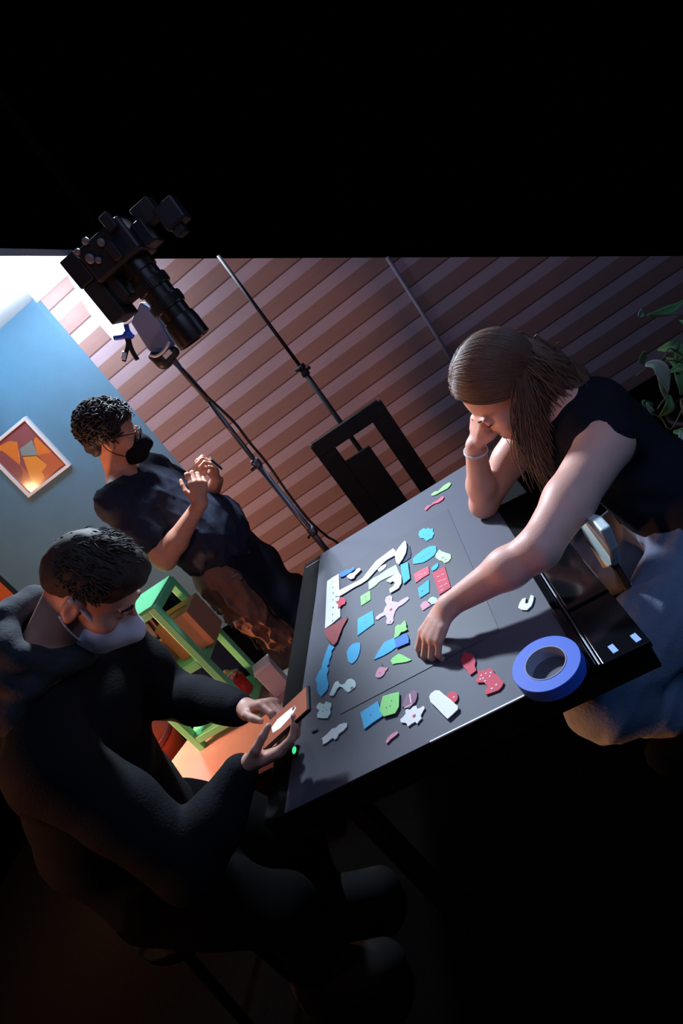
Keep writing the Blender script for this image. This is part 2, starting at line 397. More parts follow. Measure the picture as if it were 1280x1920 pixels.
# red fabric bin left of the bench
e=empty('fabric_bin'); tag(e,'red fabric bin on the floor left of the low bench','bin')
S=SDF(); S.ecap((-2.02,2.0,.06),(-2.0,1.98,.34),(1,0,0),.13,.15,.12,.14,.01); S.disp=wrinkle(.008,14,5); S.obj('bin_body',.012,mat('red_fabric',lin((178,62,48)),.85,bump=.3,bscale=90),e)
bm=bmesh.new(); add_lathe(bm,[(.138,0),(.156,0),(.156,.03),(.138,.03)],(-2.0,1.98,.345),(0,0,1),28,True); obj('rim',bm,mat('dark_red',(1,1,1)),e,True)

# ================================================================== TABLE
TZ=.75
m_tab=mat('table_black',lin((14,12,13)),.85,noise=.2,nscale=12,spec=.12)
m_paper=mat('black_paper',lin((80,80,93)),.62,noise=.05,nscale=5,bump=.08,bscale=25,spec=.4)
m_paper2=mat('black_card',lin((74,74,86)),.58,noise=.05,nscale=5,bump=.06,bscale=25,spec=.4)
e=empty('work_table'); tag(e,'black rectangular work table under the dark paper sheets','table')
bm=bmesh.new(); box2(bm,(-.748,.79,.672),(.092,1.912,.747)); obj('table_top',bm,m_tab,e,bevel=.004)
bm=bmesh.new(); box2(bm,(-.735,1.872,.7472),(-.67,1.875,.7486)); obj('edge_seam',bm,mat('seam_grey',lin((150,130,135)),.5),e)
for x,y in ((-.70,1.0),(.03,1.14),(-.70,1.86),(.03,1.86)):
    bm=bmesh.new(); box2(bm,(x-.025,y-.025,0),(x+.025,y+.025,.672)); obj('leg',bm,m_tab,e,bevel=.003)
def sheet(name,label,pts,z,h,m,cat='paper'):
    bm=bmesh.new(); add_poly(bm,[(x,y,z) for x,y in pts],h); o=obj(name,bm,m); tag(o,label,cat); return o
sheet('paper_sheet','large dark paper sheet covering most of the table top',[(-.690,.791),(-.022,.791),(-.019,1.03),(-.005,1.26),(-.006,1.41),(-.004,1.905),(-.668,1.908),(-.668,1.6)],.7472,.002,m_paper)
sheet('card_sheet','dark inner card rectangle under the paper cutouts',[(-.552,.988),(-.136,.985),(-.138,1.657),(-.55,1.682)],.7494,.0012,m_paper2)
bm=bmesh.new(); box2(bm,(-.34,.7895,.7475),(-.14,.7925,.7508)); o=obj('white_edge_strip',bm,mat('strip_white',lin((225,222,214)),.5)); tag(o,'thin white strip along the near edge of the table beside the tape roll','strip')
# glossy tablet panels at the right side
m_glass=mat('panel_gloss',lin((14,15,20)),.12,spec=.6,coat=.4)
e=empty('glass_panel'); tag(e,'glossy black glass panel lying along the right edge of the table','panel')
for y0,y1 in ((.765,.922),(.93,1.20)):
    bm=bmesh.new(); box2(bm,(.006,y0,.7475),(.092,y1,.760)); obj('tile',bm,m_glass,e,bevel=.002)
bm=bmesh.new(); box2(bm,(.000,.765,.7475),(.004,1.20,.763)); obj('metal_ridge',bm,mat('ridge_metal',lin((120,124,140)),.35,metal=1.),e,bevel=.001)
bm=bmesh.new(); box2(bm,(-.019,.775,.7475),(-.0035,1.10,.757)); obj('side_strip',bm,m_glass,e,bevel=.001)
for a,b,lab in (((885,735),(930,780),'pale blue tape tab on the glass panel nearer the metal ridge'),((1005,678),(1052,720),'pale blue tape tab on the glass panel at its outer corner')):
    p=PZ(830+(a[0]+b[0])/2/2.8444,950+(a[1]+b[1])/2/2.8444,.761)
    bm=bmesh.new(); add_box(bm,p,(.010,.020,.0014),Matrix.Rotation(.1,3,'Z')); o=obj('tape_tab',bm,mat('tab_blue',lin((150,185,250)),.5)); tag(o,lab,'tape')
# tape roll
e=empty('tape_roll'); tag(e,'roll of blue painter\'s tape lying at the near right corner of the table','tape')
tc=PZ(1022,1243,.776); tc=(tc.x,tc.y,.7495)
bm=bmesh.new(); add_lathe(bm,[(.0395,0),(.064,0),(.0648,.0012),(.0648,.0258),(.064,.027),(.0395,.027)],tc,(0,0,1),64,True); obj('tape',bm,mat('tape_blue',lin((50,95,205)),.6,noise=.06,nscale=40),e)
bm=bmesh.new(); add_lathe(bm,[(.0372,0),(.0394,0),(.0394,.0278),(.0372,.0278)],tc,(0,0,1),64,True); obj('core',bm,mat('core_card',lin((150,150,168)),.8),e)

# ------------------------------------------------------------------ paper cutouts
COL=dict(blue=(62,178,228),deep=(52,120,210),green=(150,232,130),pale=(196,236,178),white=(238,240,242),pink=(226,92,112),red=(206,60,84),maroon=(160,66,70),lilac=(214,188,216),rose=(222,150,170),mauve=(150,100,130),navy=(20,40,70),mint=(196,226,222))
cm={k:mat('card_'+k,lin(v),.7,noise=.03,nscale=30) for k,v in COL.items()}
m_ink=mat('ink',lin((40,44,60)),.7); m_chalk=mat('chalk',lin((244,226,232)),.7); m_redink=mat('red_ink',lin((196,70,90)),.7)
ZO={5:(3.5556,540,880),6:(3.5556,540,1130),7:(2.8444,830,950)}
def cut(name,label,zo,color,pts,lvl=0,marks=(),mark_m=None,msize=4,th=.0022,cat='paper cutout'):
    s,ox,oy=ZO[zo]; z=.7508+lvl*.0026
    P=[PZ(ox+x/s,oy+y/s,z) for x,y in pts]
    ar=sum(P[i].x*P[(i+1)%len(P)].y-P[(i+1)%len(P)].x*P[i].y for i in range(len(P)))
    if ar<0: P=P[::-1]
    bm=bmesh.new(); add_poly(bm,P,th)
    for mk in marks:
        if len(mk)==2: mk=(mk[0],mk[1],msize,msize)
        x,y,w,h=mk; q=PZ(ox+x/s,oy+y/s,z+th); k=1.8/F/s   # a small printed mark
        add_box(bm,(q.x,q.y,z+th+.0002),(w*k,h*k*1.4,.0006),mi=1)
    o=obj(name,bm,[cm[color],mark_m or m_ink]); tag(o,label,cat,'paper cutouts on the table'); return o
cut('paper_leaf','light green paper leaf at the far end of the sheet by the propped elbow',5,'green',[(955,170),(975,152),(1000,148),(1040,110),(1075,90),(1088,98),(1075,118),(1060,132),(1010,157),(985,172),(960,179)])
cut('paper_branch','thin pink paper branch beside the green leaf at the far end',5,'pink',[(910,268),(930,245),(955,240),(965,225),(1000,207),(1030,180),(1041,188),(1032,205),(1000,226),(975,232),(945,252),(920,277)])
cut('paper_flower','scalloped blue paper flower nearest the far card corner',5,'blue',[(870,440),(876,415),(905,395),(920,402),(935,394),(950,402),(968,395),(966,415),(976,432),(966,448),(962,463),(945,468),(925,482),(905,462),(885,462)],marks=[(905,435,4,4),(935,440,6,3)])
cut('paper_arch','blue paper arch with rounded tip beside the pale green scroll',5,'blue',[(832,600),(850,580),(900,540),(945,516),(975,512),(988,518),(990,550),(975,575),(940,603),(900,625),(835,635)],marks=[(890,590,3,8),(905,580,3,8),(925,570,3,8),(940,560,3,8)])
cut('paper_scroll','pale green paper scroll right of the blue arch',5,'pale',[(985,570),(1010,538),(1025,550),(1042,556),(1085,570),(1088,595),(1070,618),(1045,629),(1030,615),(1010,610),(985,592)],marks=[(1030,590,16,3),(1050,602,12,3)])
cut('paper_droplet','small blue paper leaf between the scroll and the red rectangle',5,'blue',[(955,668),(965,650),(985,635),(1003,626),(1003,648),(988,668),(965,681)])
cut('paper_note','small pink paper note with white writing left of the blue leaf',5,'pink',[(838,702),(880,675),(938,648),(942,700),(900,725),(852,760)],marks=[(870,705,14,3),(890,700,14,3),(880,722,16,3),(915,690,16,3)],mark_m=m_chalk)
cut('paper_card','larger red paper rectangle with pale lines right of the pink note',5,'red',[(963,697),(1045,650),(1086,790),(1010,840)],marks=[(1000,715,20,3),(1030,700,20,3),(1010,745,20,3),(1040,735,20,3),(1020,780,20,3),(1050,765,20,3),(1025,805,20,3)],mark_m=m_chalk)
cut('paper_tag','small blue paper rectangle below the pink note',5,'blue',[(866,797),(905,765),(942,738),(942,822),(880,862)],marks=[(895,810,10,3)])
cut('paper_petal','pink paper petal half under the working hand',5,'rose',[(882,912),(900,888),(922,880),(945,890),(960,905),(930,925),(900,945)])
cut('paper_shell','pale blue paper shell half under the working wrist',5,'mint',[(930,885),(945,862),(965,852),(992,862),(1000,885),(975,900),(950,905)])
cut('paper_figure','lilac paper star figure with a pink middle in the centre of the card',5,'lilac',[(648,880),(655,855),(680,843),(697,852),(695,882),(735,890),(760,872),(800,852),(808,866),(790,885),(765,905),(738,920),(718,945),(703,990),(705,1015),(690,1034),(660,1036),(655,1020),(662,995),(650,975),(622,988),(600,1006),(584,1003),(590,985),(612,968),(638,955),(645,930),(660,905)],marks=[(685,935,16,14),(675,865,8,3),(680,1015,8,6)],mark_m=m_redink)
cut('paper_stamp','small green paper rectangle below the long green strip',5,'green',[(484,850),(515,830),(549,811),(551,872),(490,912)],marks=[(515,850,4,14),(522,875,10,3)])
cut('paper_square','blue paper square left of the lilac star figure',5,'blue',[(466,1000),(515,972),(566,944),(576,1030),(465,1112)],marks=[(518,990,3,6),(512,1020,3,6),(522,1050,3,6)])
cut('paper_strip','long pale green paper strip in two joined panels',5,'pale',[(538,752),(575,725),(612,706),(660,672),(720,640),(742,690),(690,712),(640,735),(612,750),(575,785),(540,806)],0)
cut('paper_hook','white paper hook curling off the pale green strip',5,'white',[(655,745),(700,712),(740,690),(757,715),(757,760),(738,795),(705,815),(682,827),(676,800),(700,785),(715,762),(700,748),(680,760)],1)
cut('paper_path','long white zigzag paper path running up to the feather',5,'white',[(315,850),(345,808),(400,780),(470,745),(498,728),(520,700),(555,655),(590,612),(640,575),(700,530),(718,545),(716,575),(660,605),(620,640),(600,660),(560,705),(530,738),(490,765),(440,790),(390,822),(345,848)],1)
cut('paper_tower','tall white paper tower strip with a column of dark windows',5,'white',[(262,748),(300,722),(340,699),(343,800),(348,900),(350,985),(320,1010),(295,1032),(248,1064),(254,930),(258,820)],0,marks=[(298,750,5,9),(298,788,5,9),(300,825,7,10),(298,870,5,9),(300,922,8,12),(296,968,4,14),(296,1010,4,12)])
cut('paper_roof','maroon paper triangle at the foot of the white tower',6,'maroon',[(246,182),(300,150),(350,122),(397,98),(392,118),(368,160),(345,215),(328,262),(305,288),(285,268),(268,248),(248,218)],1,marks=[(298,185,4,8),(310,215,3,3)])
cut('paper_blossom','small red paper flower pinned on the white tower',5,'red',[(318,885),(338,878),(345,858),(362,853),(378,862),(386,882),(378,902),(360,908),(348,922),(333,928),(338,905)],1)
cut('paper_bird','bright blue paper bird at the top of the white tower',5,'deep',[(343,700),(360,685),(392,672),(415,668),(440,651),(446,668),(420,688),(398,702),(368,718),(347,720)],1)
cut('paper_rabbit','small white paper rabbit beside the blue bird',5,'white',[(392,715),(415,698),(438,690),(460,668),(478,660),(486,672),(468,692),(450,708),(440,728),(418,735),(400,725)],2)
cut('paper_feather','white paper feather standing at the end of the zigzag path',5,'white',[(712,565),(735,530),(760,498),(780,478),(788,490),(792,520),(786,560),(765,600),(738,638),(722,622),(716,595)],2)
cut('paper_navy_shape','navy paper shape tucked behind the white feather',5,'navy',[(790,515),(812,513),(822,560),(818,590),(790,612),(755,630),(740,640),(770,598),(786,560)],0)  # flat navy paper piece next to the feather
cut('paper_pebble','small white paper pebble between the path and the green strip',5,'white',[(598,672),(622,650),(650,634),(658,645),(640,668),(612,687)],0)
cut('paper_column','upright blue paper column below the white feather',5,'blue',[(750,640),(800,620),(806,670),(814,730),(770,768),(762,720)],1)
cut('paper_egg','blue paper oval in the lower middle of the sheet',6,'blue',[(392,335),(405,305),(430,280),(460,270),(482,270),(484,300),(478,335),(465,372),(445,398),(428,411),(402,395)])
cut('paper_river','long wavy blue paper river at the left edge of the sheet',6,'blue',[(275,280),(312,300),(292,325),(292,350),(275,390),(276,410),(262,425),(272,450),(260,482),(263,505),(272,540),(266,578),(240,610),(220,630),(202,605),(192,580),(196,542),(184,517),(195,495),(208,462),(228,435),(228,415),(240,380),(250,345),(262,315)])
cut('paper_arrow','blue paper arrow pointing away from the fingertips',6,'blue',[(574,384),(605,325),(640,270),(675,252),(715,235),(718,268),(722,300),(690,325),(640,355)],0)
cut('paper_wave','deep blue paper wave between the arrow and the fingers',6,'deep',[(714,245),(745,228),(770,212),(792,205),(806,240),(806,270),(770,285),(735,300),(722,305),(716,275)],1)
cut('paper_spikes','green zigzag paper shape beside the working fingers',6,'green',[(716,165),(735,148),(748,155),(780,120),(790,148),(788,165),(798,180),(775,195),(755,200),(738,225),(708,242),(715,200)],1)
cut('paper_boat','light green paper boat under the fingertips',6,'green',[(685,388),(700,370),(740,343),(775,358),(800,372),(826,385),(795,398),(760,404),(725,408),(698,414)],0)
cut('paper_chick','small pink paper chick with a dark stem',6,'rose',[(586,478),(594,458),(606,440),(625,430),(645,438),(668,434),(664,448),(650,462),(642,482),(622,500),(600,505),(584,496)],0,marks=[(625,415,3,16),(612,468,6,3)])
cut('paper_dog','pale paper dog with a rosy nose near the left edge',6,'mint',[(276,622),(290,590),(302,560),(315,535),(335,524),(345,545),(365,550),(382,540),(398,516),(425,509),(445,522),(455,545),(452,565),(430,582),(402,603),(385,590),(366,570),(345,562),(328,580),(312,612),(300,625)],0,marks=[(425,568,14,10)],mark_m=m_redink)
cut('paper_castle','pale mint paper castle at the lower left of the sheet',6,'mint',[(190,703),(198,682),(215,668),(230,678),(245,678),(255,660),(268,668),(288,670),(292,690),(282,712),(286,738),(272,760),(265,773),(235,774),(198,770),(196,745),(210,722)],0,marks=[(238,700,3,5),(255,715,3,5),(232,725,3,5)])
cut('paper_fish','white paper fish nearest the left corner of the table',6,'white',[(232,948),(236,928),(228,908),(250,890),(270,872),(298,842),(320,838),(345,815),(375,806),(396,806),(394,830),(370,858),(340,878),(328,905),(312,918),(305,905),(285,915),(262,935),(244,945)],0)
cut('paper_diamond','blue paper square overlapped by the green hexagon',6,'blue',[(484,737),(540,700),(600,660),(616,710),(632,760),(570,802),(510,847),(498,790)],0,marks=[(550,750,3,6)])
cut('paper_hexagon','light green paper hexagon on the blue square',6,'green',[(634,627),(690,610),(742,599),(742,650),(740,697),(715,741),(675,753),(638,763),(612,722),(622,670)],1,marks=[(690,655,3,6),(680,690,3,6),(655,700,3,6)])
cut('paper_window','mauve paper arch window above the white splash',6,'mauve',[(760,697),(775,662),(790,625),(815,602),(842,584),(862,600),(862,630),(850,665),(830,685),(810,707),(785,700)],0,marks=[(815,640,6,40),(800,690,40,4)],mark_m=m_chalk)
cut('paper_splash','white paper splash with spiky arms below the mauve window',6,'white',[(750,782),(770,765),(786,745),(784,725),(795,712),(815,718),(838,695),(858,690),(864,712),(885,705),(905,692),(914,706),(900,730),(886,758),(894,775),(878,790),(862,812),(850,798),(825,812),(802,830),(790,806),(755,802)],0,marks=[(840,755,14,10)],mark_m=m_redink)
cut('paper_crayon','small pink paper crayon at the near edge of the sheet',6,'rose',[(653,932),(668,905),(690,882),(730,860),(737,872),(718,892),(690,912),(662,942)],0)
cut('paper_stone','white paper tombstone shape near the tape roll',6,'white',[(943,630),(955,608),(985,588),(1012,590),(1040,615),(1090,655),(1135,695),(1134,715),(1100,748),(1065,779),(1030,745),(990,702),(952,665)],1)
cut('paper_heart','red paper heart tucked behind the white tombstone',6,'red',[(1055,632),(1068,610),(1090,594),(1112,598),(1130,612),(1134,640),(1122,662),(1105,672),(1075,652)],0,marks=[(1105,630,8,4)],mark_m=m_chalk)
cut('paper_tulip','red paper tulip between the hand shadow and the tape roll',6,'red',[(1153,392),(1162,365),(1172,345),(1185,325),(1195,345),(1220,342),(1240,362),(1252,390),(1246,425),(1258,455),(1236,472),(1215,486),(1195,455),(1170,432)],0)
cut('paper_mitten','red paper mitten with white dots beside the tape roll',7,'red',[(178,925),(192,905),(186,875),(205,882),(215,870),(230,880),(245,863),(268,872),(275,890),(300,910),(326,942),(318,962),(300,982),(265,995),(232,1006),(228,985),(242,962),(222,940),(185,942)],0,marks=[(205,900,5,4),(215,915,5,4),(230,890,5,4),(255,885,5,4),(250,905,5,4),(200,920,5,4),(285,950,6,4),(262,970,6,4),(225,930,5,4)],mark_m=m_chalk)
cut('paper_clip_shape','white paper U shape by the glossy panel under the arm',7,'white',[(403,542),(412,515),(425,495),(445,489),(440,518),(455,520),(464,495),(470,474),(487,480),(484,505),(474,532),(450,555),(420,553)],0)
o=cut('paper_scrap','tiny dark paper scrap near the phone at the table corner',6,'navy',[(158,860),(175,850),(200,842),(198,850),(178,862),(160,868)],0)
# green indicator light on the table's left corner
e=empty('indicator_light'); tag(e,'small glowing green indicator light at the left edge of the table','light')
g=PZ(553,1408,.752)
bm=bmesh.new(); add_box(bm,(g.x,g.y,.7515),(.014,.03,.003)); obj('housing',bm,m_tab,e,bevel=.002)
S=SDF(); S.ell((g.x,g.y,.755),(.005,.011,.005)); S.obj('lens',.002,mat('green_led',lin((20,150,80)),.4,emit=(.05,1,.35),estr=.9),e)
# ================================================================== OVERHEAD CAMERA RIG
m_rig=mat('rig_black',lin((19,20,28)),.5,noise=.1,nscale=40)
m_rub=mat('rig_rubber',lin((15,15,19)),.65)
m_cop=mat('lens_barrel',lin((44,38,38)),.32,metal=.5,spec=.7)
YR=1.6
def translucent(name,col):
    m=bpy.data.materials.new(name); m.use_nodes=True; nt=m.node_tree; b=nt.nodes['Principled BSDF']; b.inputs['Base Color'].default_value=(*col,1); b.inputs['Roughness'].default_value=.8
    t=nt.nodes.new('ShaderNodeBsdfTranslucent'); t.inputs['Color'].default_value=(*col,1); x=nt.nodes.new('ShaderNodeMixShader'); x.inputs[0].default_value=.75
    nt.links.new(b.outputs[0],x.inputs[1]); nt.links.new(t.outputs[0],x.inputs[2]); nt.links.new(x.outputs[0],nt.nodes['Material Output'].inputs[0]); return m
e=empty('cinema_camera'); tag(e,'black cinema camera hung lens down above the far half of the table','camera')
def bx(name,p0,p1,y0,y1,m=m_rig,parent=None,bev=.004):
    a=PY(*p0,YR); b=PY(*p1,YR); bm=bmesh.new(); box2(bm,(a.x,y0,a.z),(b.x,y1,b.z)); return obj(name,bm,m,parent or e,bevel=bev)
bm=bmesh.new(); box2(bm,(-.545,1.53,1.865),(-.395,1.67,1.955)); body=obj('body',bm,m_rig,e,bevel=.008)
bm=bmesh.new(); box2(bm,(-.600,1.545,1.885),(-.55,1.66,1.965)); obj('battery_plate',bm,m_rig,e,bevel=.004)
bm=bmesh.new(); box2(bm,(-.597,1.55,1.775),(-.545,1.65,1.885)); obj('battery',bm,m_rub,e,bevel=.004)
bm=bmesh.new(); box2(bm,(-.555,1.56,1.80),(-.505,1.65,1.875)); obj('grip_block',bm,m_rub,e,bevel=.01)
for k,(x,z,s) in enumerate(((-.52,1.92,.012),(-.50,1.955,.009),(-.47,1.93,.01),(-.535,1.95,.008),(-.505,1.905,.008))):
    bm=bmesh.new(); add_lathe(bm,[(.001,0),(s,0),(s,.006),(s*.8,.008),(.001,.008)],(x,1.53,z),(0,-1,0),16); obj('button',bm,mat('button_grey',lin((120,112,112)),.35),e,True)
for dx,dz,w_ in ((-.42,1.95,.014),(-.455,1.895,.012)):
    bm=bmesh.new(); box2(bm,(dx-w_,1.51,dz-.02),(dx+w_,1.53,dz+.02)); obj('port_cover',bm,m_rub,e,bevel=.003)
bm=bmesh.new(); add_tube(bm,[(-.47,1.6,1.95),(-.47,1.6,2.5)],.012,10); obj('mount_pole',bm,mat('mount_black',lin((8,8,9)),1.,spec=.0),e)
# lens: barrel with focus rings, pointing straight down
lx=-.452; prof=[(.044,1.875),(.046,1.862),(.046,1.835),(.0415,1.833),(.0415,1.812),(.0475,1.81),(.0475,1.782),(.042,1.78),(.042,1.755),(.0485,1.753),(.0485,1.722),(.043,1.72),(.043,1.694),(.047,1.692),(.050,1.67),(.050,1.622),(.044,1.620),(.042,1.632),(.001,1.64)]
bm=bmesh.new(); add_lathe(bm,[(r,1.875-z) for r,z in prof],(lx,YR,1.875),(0,0,-1),40); lens=obj('lens',bm,m_cop,e,True); md=lens.modifiers.new('split','EDGE_SPLIT'); md.split_angle=.5
for z,r in ((1.796,.0482),(1.7375,.0492)):
    for k in range(1):
        bm=bmesh.new()
        for j in range(48):
            a=2*PI*j/48; add_box(bm,(lx+math.cos(a)*r,YR+math.sin(a)*r,z),(.003,.003,.022),Matrix.Rotation(a,3,'Z'))
        obj('focus_gear',bm,m_rub,lens)
bm=bmesh.new(); add_lathe(bm,[(.001,0),(.04,0),(.03,.004),(.001,.006)],(lx,YR,1.634),(0,0,-1),32); obj('front_glass',bm,mat('glass_dark',lin((16,18,40)),.05,spec=.8),lens,True)
# motor + right hand fittings
bm=bmesh.new(); box2(bm,(-.395,1.56,1.865),(-.36,1.64,1.925)); obj('side_bracket',bm,m_rig,e,bevel=.004)
bm=bmesh.new(); box2(bm,(-.375,1.57,1.905),(-.315,1.63,1.955)); obj('monitor_arm',bm,m_rub,e,bevel=.004)
a=PY(345,470,YR); bm=bmesh.new(); box2(bm,(-.325,1.56,1.86),(-.262,1.63,1.92)); obj('viewfinder',bm,m_rig,e,bevel=.006)
bm=bmesh.new(); box2(bm,(-.315,1.57,1.838),(-.285,1.62,1.862)); obj('eyecup',bm,m_rub,e,bevel=.004)
bm=bmesh.new(); add_tube(bm,[(-.375,1.6,1.95),(-.34,1.6,1.935),(-.30,1.6,1.9)],.008,8); obj('arm_rod',bm,m_rub,e)
# bounce card with clamp
YC=1.64
e=empty('bounce_card'); tag(e,'narrow white bounce card hanging beside the overhead camera','card')
bm=bmesh.new(); pts=[PY(*p,YC) for p in ((166,586),(214,640),(236,622),(228,600),(146,500),(120,505))]
add_poly(bm,pts,.004,(0,1,0)); obj('card',bm,translucent('card_translucent',lin((240,246,250))),e)
e=empty('spring_clamp'); tag(e,'blue and black spring clamp gripping the bounce card','clamp')
m_cl=mat('clamp_blue',lin((60,110,235)),.4)
def tubepx(name,pts,r,m,parent,Y,seg=10):
    bm=bmesh.new(); add_tube(bm,bez([PY(x,y,Y) for x,y in pts],6),r,seg); return obj(name,bm,m,parent,True)
tubepx('jaw',((214,634),(228,632),(236,628),(240,620)),.007,m_cl,e,1.60)
tubepx('jaw',((250,632),(242,626),(238,616),(236,608)),.007,m_cl,e,1.60)
tubepx('handle',((236,628),(240,645),(236,662),(232,677)),[.006]*19,m_rub,e,1.60)
tubepx('handle',((240,630),(244,648),(250,662),(258,675)),[.0065]*19,m_rub,e,1.60)
tubepx('handle_tip',((234,660),(231,673)),.0072,mat('tip_white',lin((230,232,240)),.5),e,1.598)
bm=bmesh.new(); p=PY(238,628,1.592); add_lathe(bm,[(.001,0),(.011,0),(.011,.016),(.001,.016)],p,(0,1,0),16); obj('pivot',bm,m_cl,e,True)

# ------------------------------------------------------------------ lamp stand
YS=2.03
e=empty('lamp_stand'); tag(e,'slim grey stand behind the table holding a lamp head beside the camera lens','stand')
m_st=mat('stand_steel',lin((120,118,128)),.35,metal=.8); m_stb=mat('stand_black',lin((34,32,36)),.5)
def seg(p0,p1,r,m,name): 
    bm=bmesh.new(); add_tube(bm,[PY(*p0,YS),PY(*p1,YS)],r,12); return obj(name,bm,m,e)
seg((326,676),(392,752),.011,mat('stand_grey',lin((98,98,112)),.4),'gooseneck')
seg((388,748),(484,872),.0095,m_st,'upper_tube')
low=PY(484,872,YS); bm=bmesh.new(); add_tube(bm,[low,(low.x+.004,YS,.25)],.013,12); obj('lower_tube',bm,m_st,e)
for (x,y) in ((480,868),(585,995)):
    p=PY(x,y,YS); bm=bmesh.new(); add_lathe(bm,[(.001,-.018),(.017,-.018),(.019,-.006),(.019,.008),(.015,.018),(.001,.018)],p,(0,0,1),16); c=obj('collar',bm,m_st,e,True)
    bm=bmesh.new(); add_tube(bm,[p+Vector((-.005,-.01,0)),p+Vector((-.028,-.02,-.012))],.006,8); obj('knob',bm,m_stb,c)
for k in range(3):
    a=k*2*PI/3+.5; bm=bmesh.new(); add_tube(bm,[(low.x+.004,YS,.33),(low.x+math.cos(a)*.2,YS+math.sin(a)*.2+.12,.012)],.009,8); obj('leg',bm,m_st,e)
# lamp head: grey shade plate over a black curved cup
bm=bmesh.new(); add_poly(bm,[PY(*p,YS) for p in ((244,604),(262,566),(292,586),(322,648),(316,660),(296,672),(276,655))],.05,(0,1,0)); obj('lamp_shade',bm,mat('lamp_grey',lin((120,124,156)),.5),e,bevel=.006)
S=SDF(); a=PY(287,672,YS); b=PY(334,664,YS); m_=PY(310,684,YS)
S.cap(PY(286,668,YS),PY(306,676,YS),.016,.027,.02); S.cap(PY(306,676,YS),PY(326,660,YS),.027,.02,.02); S.obj('cup',.005,m_stb,e)
bm=bmesh.new(); add_tube(bm,bez([PY(281,666,YS-.03),PY(292,668,YS-.035),(PY(305,660,YS-.035)),PY(314,648,YS-.035),PY(317,641,YS-.03)],6),.005,8); obj('rim',bm,mat('rim_white',lin((230,226,235)),.4),e)
bm=bmesh.new(); p=PY(314,664,YS-.034); add_box(bm,p,(.034,.006,.016),Matrix.Rotation(-.1,3,'Y')); obj('label_plate',bm,mat('rim_white',(1,1,1)),e)
# cable
bm=bmesh.new(); add_tube(bm,bez([PY(340,690,YS-.02),PY(372,728,YS-.02),PY(408,762,YS-.02),PY(440,793,YS-.02),PY(470,832,YS-.02),PY(500,868,YS-.02),PY(540,925,YS-.02),PY(580,976,YS-.02),PY(612,1005,YS),PY(632,1016,YS)+Vector((0,0,-.02)),PY(640,1024,YS)+Vector((0,.01,-.2)),Vector((-.6,YS+.1,.012))],8),.0055,8)
o=obj('power_cable',bm,mat('cable_black',lin((26,20,24)),.5),None,True); tag(o,'black power cable hanging beside the grey lamp stand','cable')

# ------------------------------------------------------------------ tall black pole stand and board frame
e=empty('pole_stand'); tag(e,'tall black pole stand in front of the striped wall','stand')
YP=2.6; tp=PY(409,479,YP); kn=PY(568,694,YP)
bm=bmesh.new(); add_tube(bm,[tp,(kn.x,YP,kn.z)],.0085,12); obj('upper_tube',bm,m_rub,e)
bm=bmesh.new(); add_tube(bm,[(kn.x,YP,kn.z),(kn.x+.004,YP,.2)],.0125,12); obj('lower_tube',bm,m_rub,e)
bm=bmesh.new(); add_lathe(bm,[(.001,-.03),(.019,-.03),(.02,-.012),(.016,-.006),(.016,.004),(.022,.008),(.022,.026),(.001,.026)],kn,(0,0,1),18); c=obj('collar',bm,m_rub,e,True)
bm=bmesh.new(); add_tube(bm,[kn+Vector((0,0,-.01)),kn+Vector((.035,-.01,-.005))],.008,8); obj('knob',bm,m_rub,c)
bm=bmesh.new(); add_tube(bm,[kn+Vector((0,0,.012)),kn+Vector((-.03,-.01,.018))],.007,8); obj('knob',bm,m_rub,c)
for k in range(3):
    a=k*2*PI/3+.5; bm=bmesh.new(); add_tube(bm,[(kn.x,YP,.3),(kn.x+math.cos(a)*.22,YP+.06+math.sin(a)*.16,.012)],.009,8); obj('leg',bm,m_rub,e)
e=empty('board_frame'); tag(e,'black open board frame with an L shaped gap standing behind the table','frame')
YF=2.5; m_bd=mat('board_black',lin((13,13,17)),.7)
A=[PY(*p,YF) for p in ((580,837),(710,746))]
xl,xr=A[0].x,A[1].x; zt=(A[0].z+A[1].z)/2
il=PY(628,841.5,YF); ir=PY(698,792,YF); zi=(il.z+ir.z)/2
zp=(PY(646,866,YF).z+PY(692,838,YF).z)/2; xp=PY(692,838,YF).x
bm=bmesh.new(); box2(bm,(xl,YF,zi),(xr,YF+.03,zt)); obj('top_bar',bm,m_bd,e,bevel=.003)
bm=bmesh.new(); box2(bm,(xl,YF,.0),(il.x,YF+.03,zi)); obj('side_bar',bm,m_bd,e,bevel=.003)
bm=bmesh.new(); box2(bm,(ir.x,YF,.0),(xr,YF+.03,zi)); obj('side_bar',bm,m_bd,e,bevel=.003)
bm=bmesh.new(); box2(bm,(il.x,YF+.005,.0),(xp,YF+.025,zp)); obj('panel',bm,m_bd,e,bevel=.002)
for x in (xl+.006,xr-.006):
    bm=bmesh.new(); add_box(bm,(x,YF+.002,zt-.004),(.014,.01,.012)); obj('corner_highlight',bm,mat('highlight_grey',lin((150,140,145)),.4),e)  # pale blocks stand in for the highlights on the frame corners

